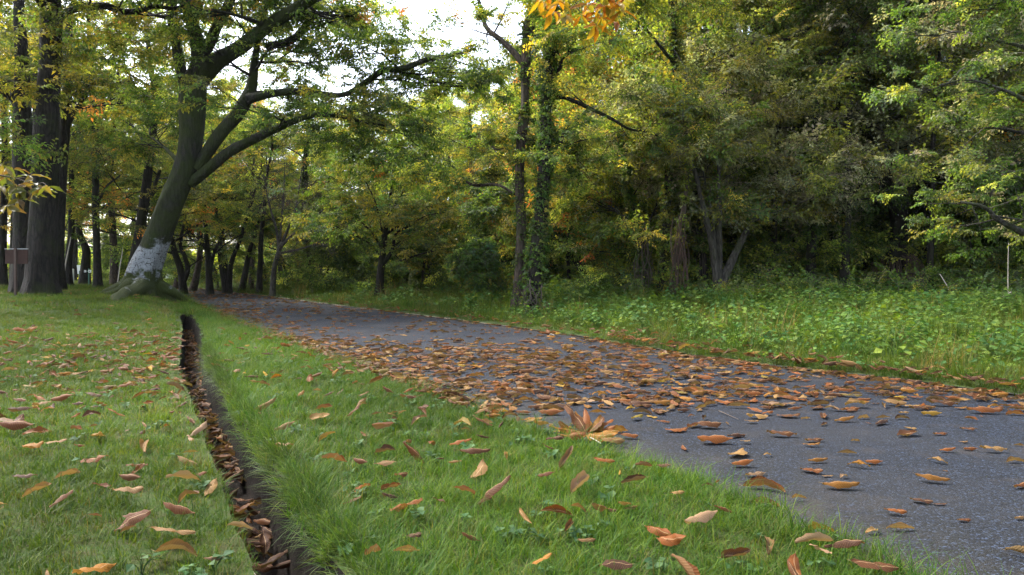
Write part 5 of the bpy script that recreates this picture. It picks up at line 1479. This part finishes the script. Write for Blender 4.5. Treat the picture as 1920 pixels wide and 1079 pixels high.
def flag(rt, b, s):
    V = np.array([(-.1, 0, 0), (.1, 0, 0), (.1, .01, .0), (-.1, .01, 0), (-.14, 0, .5), (.12, 0, .5), (.12, .01, .5), (-.14, .01, .5)]) * [1, 1, .9] + [0, 0, .55]
    F = np.array([[0, 1, 5, 4], [2, 3, 7, 6], [1, 2, 6, 5], [3, 0, 4, 7], [4, 5, 6, 7], [0, 3, 2, 1]])
    link("plate", mesh_np("plate", V, [F], [M_WHITE], False), rt)
post_thing(149, 35, 508, 1.4, M_GREENP, "tapering white marker plate on a thin post between the far posts", "marker", flag)
def plates(rt, b, s):
    top = CAMZ - (507 - HY) * s - b[2]
    for x, w, h in ((-5.5, 3.2, 4), (3.2, 5, 5)):
        boxes("plate", M_WHITE, rt, [((x * s, -.05, top - 2 * s), (w * s, .03, h * s))])
        boxes("emblem", plain("dark_emblem", (.05, .07, .12), .5), rt, [((x * s, -.072, top - 2 * s), (w * s * .4, .01, h * s * .35))])
    boxes("arm", M_GREENP, rt, [((-1 * s, -.02, top - 2 * s), (9 * s, .03, .05))])
post_thing(166.5, 30, 503, 1.8, M_GREENP, "green post carrying two small white plates far behind the lawn", "signpost", plates)

def car(px, Y, label, colr, L=4.2):
    b = onground(px, Y)
    rt = thing("parked_car", label, "car", b, rotz=.15)
    prof = [(-2.1, .35), (-2.1, .75), (-1.9, .92), (-1.2, 1.0), (-.6, 1.42), (.7, 1.45), (1.45, 1.02), (2.0, .88), (2.1, .6), (2.1, .35)]
    k = L / 4.2; V, F = [], []
    for y_, sh in ((-.82, 1), (-.7, 1.0), (.7, 1.0), (.82, 1)):
        for x, z in prof:
            ins = .12 if (z > 1.05 and abs(y_) > .75) else 0
            V.append((x * k, (y_ - math.copysign(ins, y_)) if ins else y_, z))
    n = len(prof); F4 = []
    for r0 in range(3):
        for i in range(n): j = (i + 1) % n; F4.append([r0 * n + i, r0 * n + j, (r0 + 1) * n + j, (r0 + 1) * n + i])
    me = bpy.data.meshes.new("body"); me.from_pydata(V, [], F4 + [list(range(n))[::-1], list(range(3 * n, 4 * n))]); me.materials.append(colr)
    link("body", me, rt)
    dk = plain("tyre", (.02, .02, .02), .7)
    for x in (-1.3, 1.35):
        for y_ in (-.78, .78):
            t = Tubes(); t.add([(x * k, y_ - .1, .32), (x * k, y_ - .02, .32), (x * k, y_ + .1, .32)], [.3, .33, .3], 14)
            link("wheel", t.mesh("wheel", dk), rt)
    gl = plain("car_glass", (.03, .04, .05), .15, .6)
    for x0, x1 in ((-.95, -.1), (.0, .95)):
        boxes("window", gl, rt, [(((x0 + x1) / 2 * k, -.745, 1.2), ((x1 - x0) * k * .9, .12, .28))])
car(314, 62, "white car glimpsed just right of the leaning tree's foot", plain("white_car_paint", (.75, .77, .78), .3, .5, .05))
car(403, 66, "small pale car far off beyond the forked tree", plain("pale_car_paint", (.6, .6, .6), .3, .5, .05), 3.8)
print("leaves", len(leaves), "objects", len(bpy.data.objects))

# ------------------------------------------------------------------ the damp autumn air
V, F = [], []
box(V, F, (0, 60, 9.0), (260, 160, 24))
m, n_, l_, out_ = new_mat("haze_air")
pv = n_.new("ShaderNodeVolumePrincipled"); pv.inputs['Color'].default_value = (.9, .94, 1, 1)
pv.inputs['Density'].default_value = .00015; pv.inputs['Anisotropy'].default_value = .3
l_.new(pv.outputs[0], out_.inputs['Volume'])
link("haze", mesh_np("haze", np.array(V), [np.array(F)], [m], False), kind='stuff')
